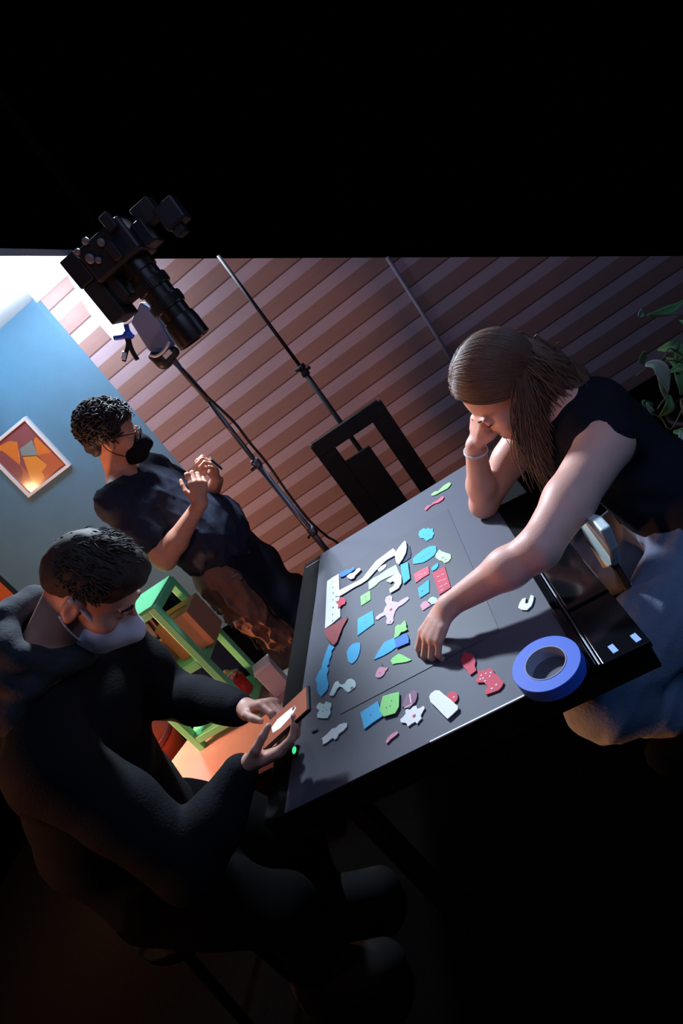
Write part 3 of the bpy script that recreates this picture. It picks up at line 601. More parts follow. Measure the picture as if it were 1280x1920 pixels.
# ------------------------------------------------------------------ plant at the right
e=empty('leafy_plant'); tag(e,'dark leafy green plant behind the seated woman','plant')
YL=2.15; m_leaf=mat('leaf_green',lin((205,228,205)),.45,noise=.25,nscale=30); m_leafd=mat('leaf_dark',lin((110,170,112)),.5,noise=.3,nscale=30); m_stem=mat('plant_stem',lin((120,116,84)),.6)
def leaf(pts,w,m,Y,tw=.6):
    P=bez([PY(x,y,Y)+Vector((0,dy,0)) for x,y,dy in pts],7); n=len(P); bm=bmesh.new(); rows=[]
    for i,p in enumerate(P):
        t=(P[min(i+1,n-1)]-P[max(i-1,0)]).normalized(); s=t.cross(Vector((0,-1,.35*tw))).normalized(); u=i/(n-1); ww=w*math.sin(PI*min(1,.06+u*.94))**.7*(1-.15*math.sin(u*9))
        nn=s.cross(t); rows.append([bm.verts.new(p+s*ww*k+nn*(.35*ww*abs(k))) for k in (-1,-.5,0,.5,1)])
    for i in range(n-1):
        for k in range(4): bm.faces.new((rows[i][k],rows[i][k+1],rows[i+1][k+1],rows[i+1][k]))
    o=obj('leaf',bm,m,e,True); md=o.modifiers.new('thick','SOLIDIFY'); md.thickness=.0025; return o
leaf([(1186,586,-.04),(1196,590,0),(1212,592,.02)],.017,m_leaf,YL)
leaf([(1212,592,0),(1240,588,.02),(1275,578,.04),(1300,560,.05)],.016,m_leafd,YL)
leaf([(1194,655,-.05),(1198,670,-.02),(1206,684,0)],.014,m_leafd,YL)
leaf([(1204,682,-.02),(1222,682,-.03),(1240,706,-.02),(1252,735,0)],.022,m_leaf,YL)
leaf([(1232,700,0),(1248,725,.02),(1262,758,.05)],.016,m_leaf,YL)
leaf([(1192,746,-.05),(1206,760,-.03),(1222,776,0)],.018,m_leafd,YL)
leaf([(1198,750,-.055),(1212,768,-.035),(1226,778,0)],.010,m_leaf,YL)
leaf([(1262,810,0),(1275,806,-.02),(1292,790,-.04)],.015,m_leafd,YL)
leaf([(1270,805,-.02),(1266,822,-.04),(1262,836,-.05)],.013,m_leaf,YL)
rs=random.Random(4)
for k in range(14):
    x=1262+rs.random()*90; y=620+rs.random()*200; a=rs.random()*6.3; l=30+rs.random()*35
    leaf([(x,y,.05),(x+math.cos(a)*l*.5,y+math.sin(a)*l*.5,.04),(x+math.cos(a)*l,y+math.sin(a)*l,.1)],.02,m_leafd,YL+.12)
def stem(pts,r=.0035):
    bm=bmesh.new(); add_tube(bm,bez(pts,8),r,6); return obj('stem',bm,m_stem,e,True)
base=Vector((.92,2.3,.18))
for pts in ([(1210,592),(1240,590),(1290,600)],[(1234,678),(1246,668),(1259,654)],[(1240,680),(1262,676)],[(1192,705),(1206,694),(1222,684)],[(1225,776),(1240,785),(1262,800)],[(1252,742),(1240,755),(1232,768)]):
    stem([PY(x,y,YL) for x,y in pts]+[PY(1310,690,YL+.1)]*(1 if pts[-1][0]>1250 else 0),.003)
for k in range(4):
    stem([base,base+Vector((-.02*k,0,.15)),PY(1285,700+30*k,YL+.1)],.005)
bm=bmesh.new(); add_lathe(bm,[(.001,0),(.10,0),(.13,.24),(.14,.25),(.14,.27),(.12,.27),(.115,.23),(.001,.22)],(.92,2.3,0),(0,0,1),28); obj('pot',bm,mat('pot_dark',lin((40,36,38)),.6),e,True)
# white stool beside the woman's lap
e=empty('white_stool'); tag(e,'white stool back showing between the table and the seated woman\'s lap','stool')
bm=bmesh.new(); pts=[PX(*p,.135) for p in ((1084,980),(1094,971),(1108,976),(1126,996),(1142,1034),(1148,1062),(1130,1066),(1096,1008))]
add_poly(bm,pts,.02,(1,0,0)); obj('backrest',bm,mat('stool_white',lin((205,222,222)),.45),e,bevel=.004)
q=PX(1140,1056,.135)
bm=bmesh.new(); box2(bm,(q.x+.002,q.y-.01,0),(q.x+.018,q.y+.01,q.z+.01)); obj('leg',bm,mat('stool_leg_dark',lin((20,22,26)),.6),e,bevel=.003)
# ================================================================== PEOPLE
def skin(name,c,bl=0.):
    return mat(name,lin(c),.5,noise=.10,nscale=45,bump=.10,bscale=260,sss=.12)
def head_sdf(S,c,f,u,neck_base,s=1.,fem=False,mouth=True):
    r,f,u=frame(f,u); B=np.stack([r,f,u])
    def L(x,y,z): return V(c)+(r*x+f*y+u*z)*s
    S.ell(L(0,-.014,.038),(.072*s,.094*s,.084*s),B,.02)
    S.ell(L(0,.026,-.035),(.060*s,.068*s,.088*s),B,.03)
    S.ell(L(0,.036,-.085),((.038 if fem else .044)*s,.046*s,.032*s),B,.02)
    S.ell(L(0,.074,-.104),(.016*s,.014*s,.013*s),B,.018)
    for x in (-1,1):
        S.ell(L(.040*x,.058,-.032),(.022*s,.024*s,.024*s),B,.02)
        S.ell(L(.030*x,.097,.0),(.013*s,.014*s,.010*s),B,.014,-1)
        S.ell(L(.030*x,.078,.0),(.0125*s,.0125*s,.0115*s),B,.003)
        S.ell(L(.026*x,.083,.018),(.022*s,.010*s,.006*s),B,.010)
        S.ell(L(.074*x,-.008,-.010),(.009*s,.019*s,.031*s),B,.006)
        S.ell(L(.084*x,-.003,-.007),(.007*s,.010*s,.018*s),B,.006,-1)
        S.ell(L(.072*x,-.006,-.036),(.007*s,.009*s,.010*s),B,.006)
    S.cap(L(0,.084,.010),L(0,.108,-.026),.0075*s,.0115*s,.010)
    for x in (-1,1): S.ell(L(.011*x,.098,-.031),(.008*s,.010*s,.007*s),B,.006)
    S.cap(L(-.017,.083,-.060),L(.017,.083,-.060),.0062*s,None,.008)
    S.cap(L(-.013,.082,-.071),L(.013,.082,-.071),.0072*s,None,.008)
    S.cap(L(-.02,.094,-.0655),L(.02,.094,-.0655),.002*s,None,.004,-1)
    S.cap(L(0,-.030,-.045),V(neck_base),.050*s if fem else .056*s,.052*s if fem else .062*s,.025)
    return L,B
def hand_sdf(S,w,d,n,side,curl,thumb=(.5,.4),spread=.06,sc=1.,k=.004):
    """w wrist, d along the palm, n back of the hand, side = thumb side; curl: 4 triples of joint angles in degrees"""
    d=nrm(d); n=nrm(V(n)-d*(V(n)@d)); t=nrm(V(side)-d*(V(side)@d)-n*(V(side)@n)); w=V(w)
    S.ecap(w+d*.012*sc,w+d*.080*sc,t,.027*sc,.037*sc,.016*sc,.013*sc,.012)
    S.ell(w+d*.035*sc+t*.020*sc-n*.008*sc,(.02*sc,.018*sc,.016*sc),None,.012)
    tips=[]
    for i in range(4):
        b=w+d*(.084,.088,.084,.075)[i]*sc+t*(.029,.0095,-.0095,-.0275)[i]*sc
        ln=[v*sc*(.95,1.07,1.,.78)[i] for v in (.043,.027,.021)]
        r=[.0093*sc,.0088*sc,.0080*sc,.0066*sc] if i<3 else [.008*sc,.0075*sc,.0068*sc,.0058*sc]
        dd=nrm(d+t*(1.5-i)*spread); a=0; p=b
        S.cap(w+d*.05*sc+t*(.029,.0095,-.0095,-.0275)[i]*.8*sc+n*.003,b,.009*sc,r[0]*1.04,.008)
        for j in range(3):
            a+=math.radians(curl[i][j]); v=dd*math.cos(a)-n*math.sin(a); q=p+v*ln[j]
            S.cap(p,q,r[j],r[j+1],k if j else .005); p=q
        tips.append(p)
    out,fl=thumb
    p=w+d*.022*sc+t*.022*sc-n*.006*sc; v=nrm(d*.62+t*out-n*fl*.6); q=p+v*.042*sc; S.cap(p,q,.0145*sc,.0108*sc,.010)
    v2=nrm(d*.85+t*out*.35-n*fl); q2=q+v2*.030*sc; S.cap(q,q2,.0105*sc,.0092*sc,.004)
    v3=nrm(d*.9+t*out*.05-n*fl*1.1); q3=q2+v3*.023*sc; S.cap(q2,q3,.0094*sc,.0072*sc,.003)
    return tips,q3
def strands(name,paths,r0,r1,m,parent,seg=4):
    vs=[];fs=[]
    for P in paths:
        P=[V(p) for p in P]; n=len(P); prev=None; base=len(vs)
        for i in range(n):
            t=nrm(P[min(i+1,n-1)]-P[max(i-1,0)]+1e-9)
            if prev is None: u=np.cross(t,V(.3,.2,.9)); u=nrm(u)
            else: u=prev-t*(prev@t); u=nrm(u)
            prev=u; v=np.cross(t,u); q=i/(n-1); rr=r0*(1-q)**.6+r1*q if i>0 else r0*.8
            for j in range(seg):
                a=2*PI*j/seg; vs.append(P[i]+(u*math.cos(a)+v*math.sin(a))*rr)
        for i in range(n-1):
            for j in range(seg):
                fs.append((base+i*seg+j,base+i*seg+(j+1)%seg,base+(i+1)*seg+(j+1)%seg,base+(i+1)*seg+j))
    return np.array(vs),fs
def npbez(P,n=5):
    return [V(*p) for p in bez([tuple(map(float,p)) for p in P],n)]
def hair_object(name,S,vox,paths,r0,r1,m,parent,seg=4):
    vp,q=S.mesh(vox); sv,sf=strands(name,paths,r0,r1,m,parent,seg)
    me=bpy.data.meshes.new(name); me.from_pydata(vp.tolist()+sv.tolist(),[],[tuple(map(int,f)) for f in q]+[tuple(i+len(vp) for i in f) for f in sf]); me.update()
    return link(name,me,m,parent,True)
def path_on(name,pts,r,m,parent,seg=8):
    bm=bmesh.new(); add_tube(bm,bez([tuple(map(float,p)) for p in pts],6),r,seg); return obj(name,bm,m,parent,True)

m_black=mat('shirt_black',lin((24,25,34)),.9,noise=.15,nscale=30,bump=.25,bscale=220,spec=.15)
m_mask_b=mat('mask_black',lin((20,20,26)),.9,spec=.15)
m_eye=mat('brow_dark',lin((40,28,26)),.8)

# ------------------------------------------------------------------ the woman at the right
def woman():
    S=SDF(); sk=skin('skin_fair',(226,168,150))
    c=V(.160,1.375,1.072); f=V(-.90,-.14,-.42); u=V(-.40,0,.9); nb=V(.255,1.345,.975)
    Lh,B=head_sdf(S,c,f,u,nb,1.0,True); r,ff,uu=B
    sL=V(.262,1.165,.915); sR=V(.225,1.515,.925)
    chest=V(.285,1.335,.87); waist=V(.34,1.275,.70); pel=V(.37,1.23,.57)
    S.ecap(nb+V(.01,0,-.03),chest,(0,1,0),.10,.155,.06,.095,.05)
    S.ecap(chest,waist,(0,1,0),.15,.125,.10,.095,.05)
    S.ecap(waist,pel,(0,1,0),.125,.165,.095,.115,.05)
    S.cap(nb+V(.02,0,-.03),sL,.05,.052,.03); S.cap(nb+V(.02,0,-.03),sR,.05,.052,.03)
    # near arm reaching over the paper
    eL=V(.022,1.005,.868); wL=V(-.205,1.048,.826)
    S.chain([sL,sL*.45+eL*.55,eL],[.058,.051,.041],.02); 
    m1=eL*.68+wL*.32
    S.chain([eL,m1,wL],[.041,.042,.0255],.02)
    S.ell(wL,(.026,.031,.020),None,.012)
    hd=nrm(V(-.072,-.030,-.030)); 
    hand_sdf(S,wL,hd,(-.25,-.30,.9),(-.25,.9,.25),[(26,30,18),(32,34,20),(34,38,22),(30,40,22)],(.42,.62),.06,1.0)
    # far arm propping the chin
    eR=V(-.030,1.480,.785); wR=V(.034,1.395,.985)
    S.chain([sR,sR*.5+eR*.5,eR],[.054,.048,.038],.02)
    S.chain([eR,eR*.65+wR*.35,wR],[.038,.038,.025],.02)
    hand_sdf(S,wR,(.50,-.16,.72),(-.70,-.25,.55),(-.25,-.95,.05),[(50,70,40),(56,72,40),(60,72,40),(64,72,40)],(.55,.55),.04,.86)
    # legs
    kn=V(-.045,.935,.500); hip=V(.33,1.13,.555); an=V(.21,1.04,.22)
    kf=V(-.02,1.33,.50); hf=V(.34,1.34,.555); af=V(.30,1.36,.12)
    for h,k_,a in ((hip,kn,an),(hf,kf,af)):
        S.chain([h,h*.5+k_*.5,k_],[.088,.076,.056],.03); S.chain([k_,k_*.6+a*.4,a],[.056,.052,.034],.03)
        S.cap(a,a+V(-.16,0,-.075),.036,.03,.02)
    body=S.obj('person',.0034,sk)
    tag(body,'woman in a black sleeveless top leaning over the table and arranging paper shapes','person')
    # top
    T=SDF()
    T.ecap(nb+V(.015,0,-.055),chest,(0,1,0),.115,.166,.062,.106,.05)
    T.ecap(chest,waist,(0,1,0),.162,.138,.110,.106,.05); T.ecap(waist,pel+V(0,0,.015),(0,1,0),.138,.172,.106,.126,.05)
    T.cap(nb+V(.03,0,-.03),sL+V(.0,.005,.0),.064,.063,.03); T.cap(nb+V(.03,0,-.045),V(.235,1.485,.935),.052,.046,.03)
    T.ell(nb+V(.045,-.035,-.03),(.075,.12,.05),None,.03); T.ell(chest+V(-.055,-.065,-.03),(.07,.07,.075),None,.04); T.ell(chest+V(-.055,.065,-.03),(.07,.07,.075),None,.04)
    T.cap(sL+V(-.035,-.055,-.02),sL*.4+eL*.6,.060,.070,.028,-1); T.cap(sR+V(-.02,.02,0),sR*.5+eR*.5,.066,.066,.012,-1)
    T.disp=wrinkle(.0035,34,1); T.cuts=[(pel+V(0,0,.0),nrm(V(.12,0,-1)))]
    T.obj('top',.006,m_black,body,4)
    # jeans
    J=SDF()
    J.ecap(waist+V(.005,0,-.075),pel+V(0,0,-.01),(0,1,0),.142,.178,.108,.128,.04)
    for h,k_,a in ((hip,kn,an),(hf,kf,af)):
        J.chain([h,h*.5+k_*.5,k_],[.105,.088,.068],.03); J.chain([k_,k_*.6+a*.4,a*.9+k_*.1],[.068,.066,.055],.03)
    J.disp=fold(.012,40,2)
    J.obj('jeans',.006,mat('denim',lin((104,112,132)),.9,noise=.35,nscale=14,bump=.4,bscale=160,spec=.15),body)
    for a in (an,af):
        sh=SDF(); sh.cap(a+V(.0,0,.05),a+V(0,0,-.04),.060,.056,.02); sh.cap(a+V(0,0,-.035),a+V(-.19,0,-.082),.054,.048,.02)
        sh.cuts=[(V(0,0,.004),V(0,0,-1))]; sh.obj('shoe',.006,mat('shoe_dark',lin((12,12,14)),.9,spec=.1),body)
    # bracelet, brow, lashes
    x=nrm(wR-eR); p=wR-x*.018; a1=nrm(np.cross(x,V(0,1,0))); a2=np.cross(x,a1)
    path_on('bracelet',[p+a1*.029*math.cos(t)+a2*.029*math.sin(t) for t in np.linspace(0,6.3,13)],.0035,mat('bracelet_pale',lin((225,215,215)),.4),body)
    for sx in (-1,1):
        path_on('eyebrow',[Lh(sx*.014,.093,.018),Lh(sx*.028,.093,.022),Lh(sx*.042,.084,.018)],.0026,m_eye,body)
        path_on('eyelash',[Lh(sx*.018,.088,-.003),Lh(sx*.030,.0915,-.006),Lh(sx*.042,.085,-.003)],.002,m_eye,body)
    lm=mat('lip_rose',lin((176,92,92)),.4)
    path_on('lips',[Lh(-.017,.087,-.066),Lh(0,.0905,-.0655),Lh(.017,.087,-.066)],.0042,lm,body)
    # hair: cap plus long locks falling on both sides
    H=SDF(); s=1.0
    H.ell(Lh(0,-.026,.052),(.078*s,.096*s,.092*s),B,.01)
    H.ell(Lh(0,-.07,-.03),(.066,.052,.085),B,.04)
    H.cap(Lh(0,-.09,-.02),Lh(.0,-.10,-.13),.058,.05,.04); H.cap(Lh(-.035,-.075,-.03),Lh(-.055,-.085,-.15),.045,.036,.03)
    H.ell(Lh(0,.090,-.025),(.064,.060,.100),B,.012,-1)
    H.disp=wrinkle(.0022,90,6)
    rs=np.random.RandomState(3); paths=[]
    def sf(v,k=1.):
        v=nrm(v); return Lh(.083*v[0]*k,-.022+.102*v[1]*k,.050+.098*v[2]*k)
    def sl(v0,v1,t):
        v0=nrm(v0);v1=nrm(v1);o=math.acos(max(-1,min(1,float(v0@v1)))); return (math.sin((1-t)*o)*v0+math.sin(t*o)*v1)/math.sin(o)
    g=V(0,0,-1)
    for i in range(1150):
        sd=-1 if i%4 else 1                       # most locks on the side towards the room
        t=rs.rand()**1.25                         # 0 = hairline, 1 = crown and back
        v0=V(sd*rs.uniform(-.05,.12),.88-1.5*t,.62+.9*t-.55*max(0,t-.6)*2)
        e_=-.03-.78*t**.8+.10*rs.randn()
        v1=V(sd*(.97-.35*t*rs.rand()),e_,-.42+.10*rs.randn())
        k=1.0+.05*rs.rand()
        P=[sf(sl(v0,v1,q),k+.06*math.sin(q*PI)+.10*q*q) for q in (0,.2,.42,.65,.85,1.)]
        L_=rs.uniform(.5,1.15)
        dr=V(.0+.03*t-.015*rs.rand(),-.006*rs.randn(),0)
        if sd<0 and t<.42: dr=V(-.030+.05*t-.012*rs.rand(),-.004-.006*rs.rand(),0); L_=rs.uniform(.75,1.5)
        p=P[-1]; 
        for j in range(3):
            p=p+g*(.062*L_)+dr*(1.,.8,.1)[j]+V(.008*rs.randn(),.006*rs.randn(),0); P.append(p)
        paths.append(npbez(P,3))
    for i in range(160):                             # swept back over the crown and down the neck
        x=rs.uniform(-.7,.7); v0=V(x*.35,.92,.45); v1=V(x,-.85,-.25)
        P=[sf(sl(v0,v1,q),1.03+.06*math.sin(q*PI)*rs.rand()) for q in (0,.2,.4,.6,.8,1.)]; p=P[-1]
        for j in range(4): p=p+g*.05+V(.014*rs.rand()+.002,-.018*rs.rand(),0)+V(.006*rs.randn(),.012*rs.randn(),0); P.append(p)
        paths.append(npbez(P,3))
    for i in range(0):                              # lifted curl at the hairline
        x=-rs.uniform(.0,.04); paths.append(npbez([Lh(x,.05,.120),Lh(x,.080+.004*rs.rand(),.112),Lh(x-.004,.098+.006*rs.rand(),.098+.006*rs.randn()),Lh(x-.018,.092,.078),Lh(x-.045,.070,.068),Lh(x-.065,.03,.05)],3))
    for i in range(12):                              # stray wisps
        v=nrm(V(-.5*rs.rand(),-.8-.2*rs.rand(),.25*rs.randn())); p=sf(v,1.04); P=[p]
        for j in range(4): p=p+V(.022*rs.rand(),-.012*rs.rand(),-.018+.02*rs.randn()); P.append(p)
        paths.append(npbez(P,3))
    hair_object('hair',H,.006,paths,.0026,.0006,mat('hair_brown',lin((104,78,66)),.5,noise=.35,nscale=24,spec=.45),body)
    # stool
    e=empty('seat_stool'); tag(e,'dark padded stool under the seated woman','stool')
    bm=bmesh.new(); add_lathe(bm,[(.001,0),(.17,0),(.185,.02),(.185,.05),(.17,.065),(.001,.07)],(.40,1.24,.40),(0,0,1),32); obj('seat',bm,mat('stool_dark',lin((26,26,32)),.6),e,True)
    for k in range(4):
        a=PI/4+k*PI/2; bm=bmesh.new(); add_tube(bm,[(.40+.12*math.cos(a),1.24+.12*math.sin(a),.40),(.40+.18*math.cos(a),1.24+.18*math.sin(a),0.01)],.014,10); obj('leg',bm,mat('stool_dark',(0,0,0)),e)
    return body
woman()

# ------------------------------------------------------------------ the man standing with a phone
def standing():
    S=SDF(); sk=skin('skin_tan',(214,150,124))
    c=V(-1.165,2.235,1.565); f=V(.89,.14,-.44); u=V(.44,0,.9); nb=V(-1.27,2.25,1.425)
    Lh,B=head_sdf(S,c,f,u,nb,1.0)
    sR=V(-1.262,2.05,1.352); sL=V(-1.25,2.445,1.352)
    ch=V(-1.235,2.25,1.255); be=V(-1.145,2.25,.985); pel=V(-1.185,2.25,.84)
    S.ecap(nb+V(.0,0,-.05),ch,(0,1,0),.13,.175,.07,.115,.05); S.ecap(ch,be,(0,1,0),.175,.17,.115,.15,.05); S.ecap(be,pel,(0,1,0),.17,.17,.14,.12,.05)
    S.cap(nb+V(0,0,-.04),sR,.06,.062,.03); S.cap(nb+V(0,0,-.04),sL,.06,.062,.03)
    eR=V(-1.245,2.005,1.058); wR=V(-.990,2.075,1.155)
    S.chain([sR,sR*.5+eR*.5,eR],[.062,.053,.045],.02); S.chain([eR,eR*.68+wR*.32,wR],[.045,.046,.028],.02); S.ell(wR,(.027,.027,.027),None,.012)
    eL=V(-1.15,2.46,1.075); wL=V(-.945,2.255,1.165)
    S.chain([sL,sL*.5+eL*.5,eL],[.062,.053,.043],.02); S.chain([eL,eL*.68+wL*.32,wL],[.043,.044,.027],.02)
    hand_sdf(S,wR,(.50,.18,.85),(.55,-.83,-.1),(-.75,-.25,.55),[(28,72,50),(40,70,48),(46,70,48),(52,68,48)],(.55,.55),.05,1.02)
    hand_sdf(S,wL,(.45,-.25,.85),(.75,.55,-.3),(-.75,.1,.5),[(34,72,50),(44,70,48),(48,70,48),(52,68,48)],(.55,.55),.05,1.0)
    for y in (2.16,2.34):
        h=V(-1.185,y,.85); k_=V(-1.16,y,.46); a=V(-1.19,y,.09)
        S.chain([h,h*.5+k_*.5,k_],[.095,.082,.060],.03); S.chain([k_,k_*.6+a*.4,a],[.060,.058,.040],.03); S.cap(a+V(-.03,0,-.045),a+V(.15,0,-.055),.042,.034,.02)
    body=S.obj('person',.0042,sk)
    tag(body,'standing man in a black T-shirt and black face mask holding a phone','person')
    T=SDF()
    T.ecap(nb+V(.0,0,-.075),ch,(0,1,0),.14,.19,.075,.13,.05); T.ecap(ch,be,(0,1,0),.19,.188,.13,.170,.05); T.ecap(be,pel+V(.02,0,.02),(0,1,0),.188,.182,.165,.145,.05)
    T.cap(nb+V(0,0,-.062),sR,.066,.078,.03); T.cap(nb+V(0,0,-.062),sL,.066,.078,.03)
    T.cap(sR,sR*.42+eR*.58,.078,.073,.02); T.cap(sL,sL*.42+eL*.58,.078,.073,.02)
    T.disp=fold(.018,28,8); T.cuts=[(V(pel[0],2.25,.865),nrm(V(-.25,0,-1)))]
    x=nrm(eR-sR)
    T.obj('t_shirt',.007,mat('tee_navy',lin((44,48,64)),.9,noise=.15,nscale=30,bump=.25,bscale=220,spec=.15),body)
    P=SDF()
    P.ecap(be+V(-.01,0,-.10),pel+V(0,0,-.02),(0,1,0),.172,.172,.14,.13,.04)
    for y in (2.15,2.35):
        h=V(-1.185,y,.83); k_=V(-1.155,y,.46); a=V(-1.19,y,.11)
        P.chain([h,h*.5+k_*.5,k_,a],[.118,.112,.092,.085],.03); P.ell(V(-1.17,y-.10*(1 if y<2.25 else -1),.60),(.07,.025,.09),None,.02)
    ff=fold(.032,64,11); P.disp=lambda Q:ff(Q)*np.clip((.86-Q[...,2])/.10,0,1); P.cuts=[(V(0,0,.05),V(0,0,-1))]
    P.obj('trousers',.008,mat('cargo_brown',lin((126,92,80)),.9,noise=.6,nscale=16,bump=.3,bscale=120,spec=.1),body)
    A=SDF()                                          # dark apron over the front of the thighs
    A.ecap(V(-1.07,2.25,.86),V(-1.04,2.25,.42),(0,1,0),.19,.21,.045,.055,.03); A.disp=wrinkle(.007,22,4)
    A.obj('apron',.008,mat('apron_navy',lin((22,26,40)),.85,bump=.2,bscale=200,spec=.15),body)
    bm=bmesh.new(); add_box(bm,(-1.09,2.075,.80),(.05,.02,.035)); obj('belt_clip',bm,mat('clip_grey',lin((110,110,120)),.4,metal=.6),body,bevel=.003)
    for y in (2.16,2.34):
        sh=SDF(); sh.cap(V(-1.235,y,.045),V(-1.04,y,.04),.05,.042,.02)
        sh.cuts=[(V(0,0,.004),V(0,0,-1))]; sh.obj('shoe',.008,mat('shoe_dark',(0,0,0)),body)
    # mask, straps, glasses, hair
    M=SDF(); M.ell(Lh(0,.058,-.062),(.060,.070,.062),B,.02); M.cap(Lh(0,.10,-.02),Lh(0,.125,-.05),.012,.02,.03); M.ell(Lh(0,.05,-.10),(.046,.055,.03),B,.02)
    M.cuts=[(Lh(0,.03,0),-B[1]),(Lh(0,.1,-.010),nrm(B[2]-.15*B[1]))]; M.disp=wrinkle(.002,60,2)
    mk=M.obj('face_mask',.0045,m_mask_b,body)
    for sx in (-1,1):
        path_on('ear_strap',[Lh(sx*.052,.045,-.03),Lh(sx*.068,.01,-.005),Lh(sx*.080,-.02,.012),Lh(sx*.078,-.03,-.02),Lh(sx*.066,.0,-.06),Lh(sx*.05,.04,-.085)],.0018,m_mask_b,mk)
    gm=mat('glasses_dark',lin((30,26,30)),.3)
    gl=path_on('glasses',[Lh(.078,-.01,.008),Lh(.074,.05,.010),Lh(.060,.092,.010),Lh(.03,.103,.012),Lh(0,.106,.010),Lh(-.03,.103,.012),Lh(-.060,.092,.010),Lh(-.074,.05,.010),Lh(-.078,-.01,.008)],.0025,gm,body)
    for sx in (-1,1):
        q=[Lh(sx*.032+.024*math.cos(t),.101-.004*math.cos(t)*sx,-.004+.019*math.sin(t)) for t in np.linspace(0,2*PI,14)]
        path_on('lens_rim',q,.002,gm,gl)
    H=SDF()
    H.ell(Lh(0,-.026,.058),(.090,.108,.092),B,.01); H.ell(Lh(0,.040,.090),(.062,.046,.035),B,.03); H.ell(Lh(0,-.085,-.0),(.070,.05,.075),B,.03)
    H.ell(Lh(0,.085,-.02),(.066,.062,.088),B,.012,-1)
    for sx in (-1,1): H.ell(Lh(sx*.088,.0,-.035),(.03,.035,.045),B,.012,-1)
    H.disp=wrinkle(.006,70,9)
    rs=np.random.RandomState(12); paths=[]
    for i in range(800):
        v=nrm(rs.randn(3)); 
        if v[2]<-.45 or (v[1]>.45 and v[2]<.22) : continue
        a=V(.087*v[0],-.024+.108*v[1],.056+.092*v[2])
        if abs(v[0])>.75 and a[2]<.0: continue
        w=nrm(rs.randn(3)); out=nrm(v); tt=nrm(np.cross(out,w)); ln=.022+.02*rs.rand()
        p0=a; pts=[p0,a+out*.010+tt*ln*.35,a+out*.017+tt*ln*.85,a+out*.012+tt*ln*1.3,a+out*.002+tt*ln*1.5]
        paths.append(npbez([Lh(*p) for p in pts],3))
    hair_object('hair',H,.006,paths,.0044,.0012,mat('hair_black',lin((52,44,48)),.62,noise=.3,nscale=30,spec=.35),body)
    # phone held sideways in both hands
    e=empty('phone'); tag(e,'dark phone seen edge on in the raised hands of the standing man','phone')
    pm=PY(404,868,2.17); Rz=Matrix.Rotation(math.radians(21),3,'Z')@Matrix.Rotation(math.radians(-10),3,'Y')
    bm=bmesh.new(); add_box(bm,pm,(.009,.135,.06),Rz); obj('case',bm,m_rub,e,bevel=.003)
    bm=bmesh.new(); add_box(bm,pm+Rz@Vector((-.0048,0,0)),(.001,.125,.052),Rz); obj('screen',bm,mat('screen_dim',lin((70,60,70)),.15,emit=(.8,.6,.6),estr=.25),e)
    return body
standing()

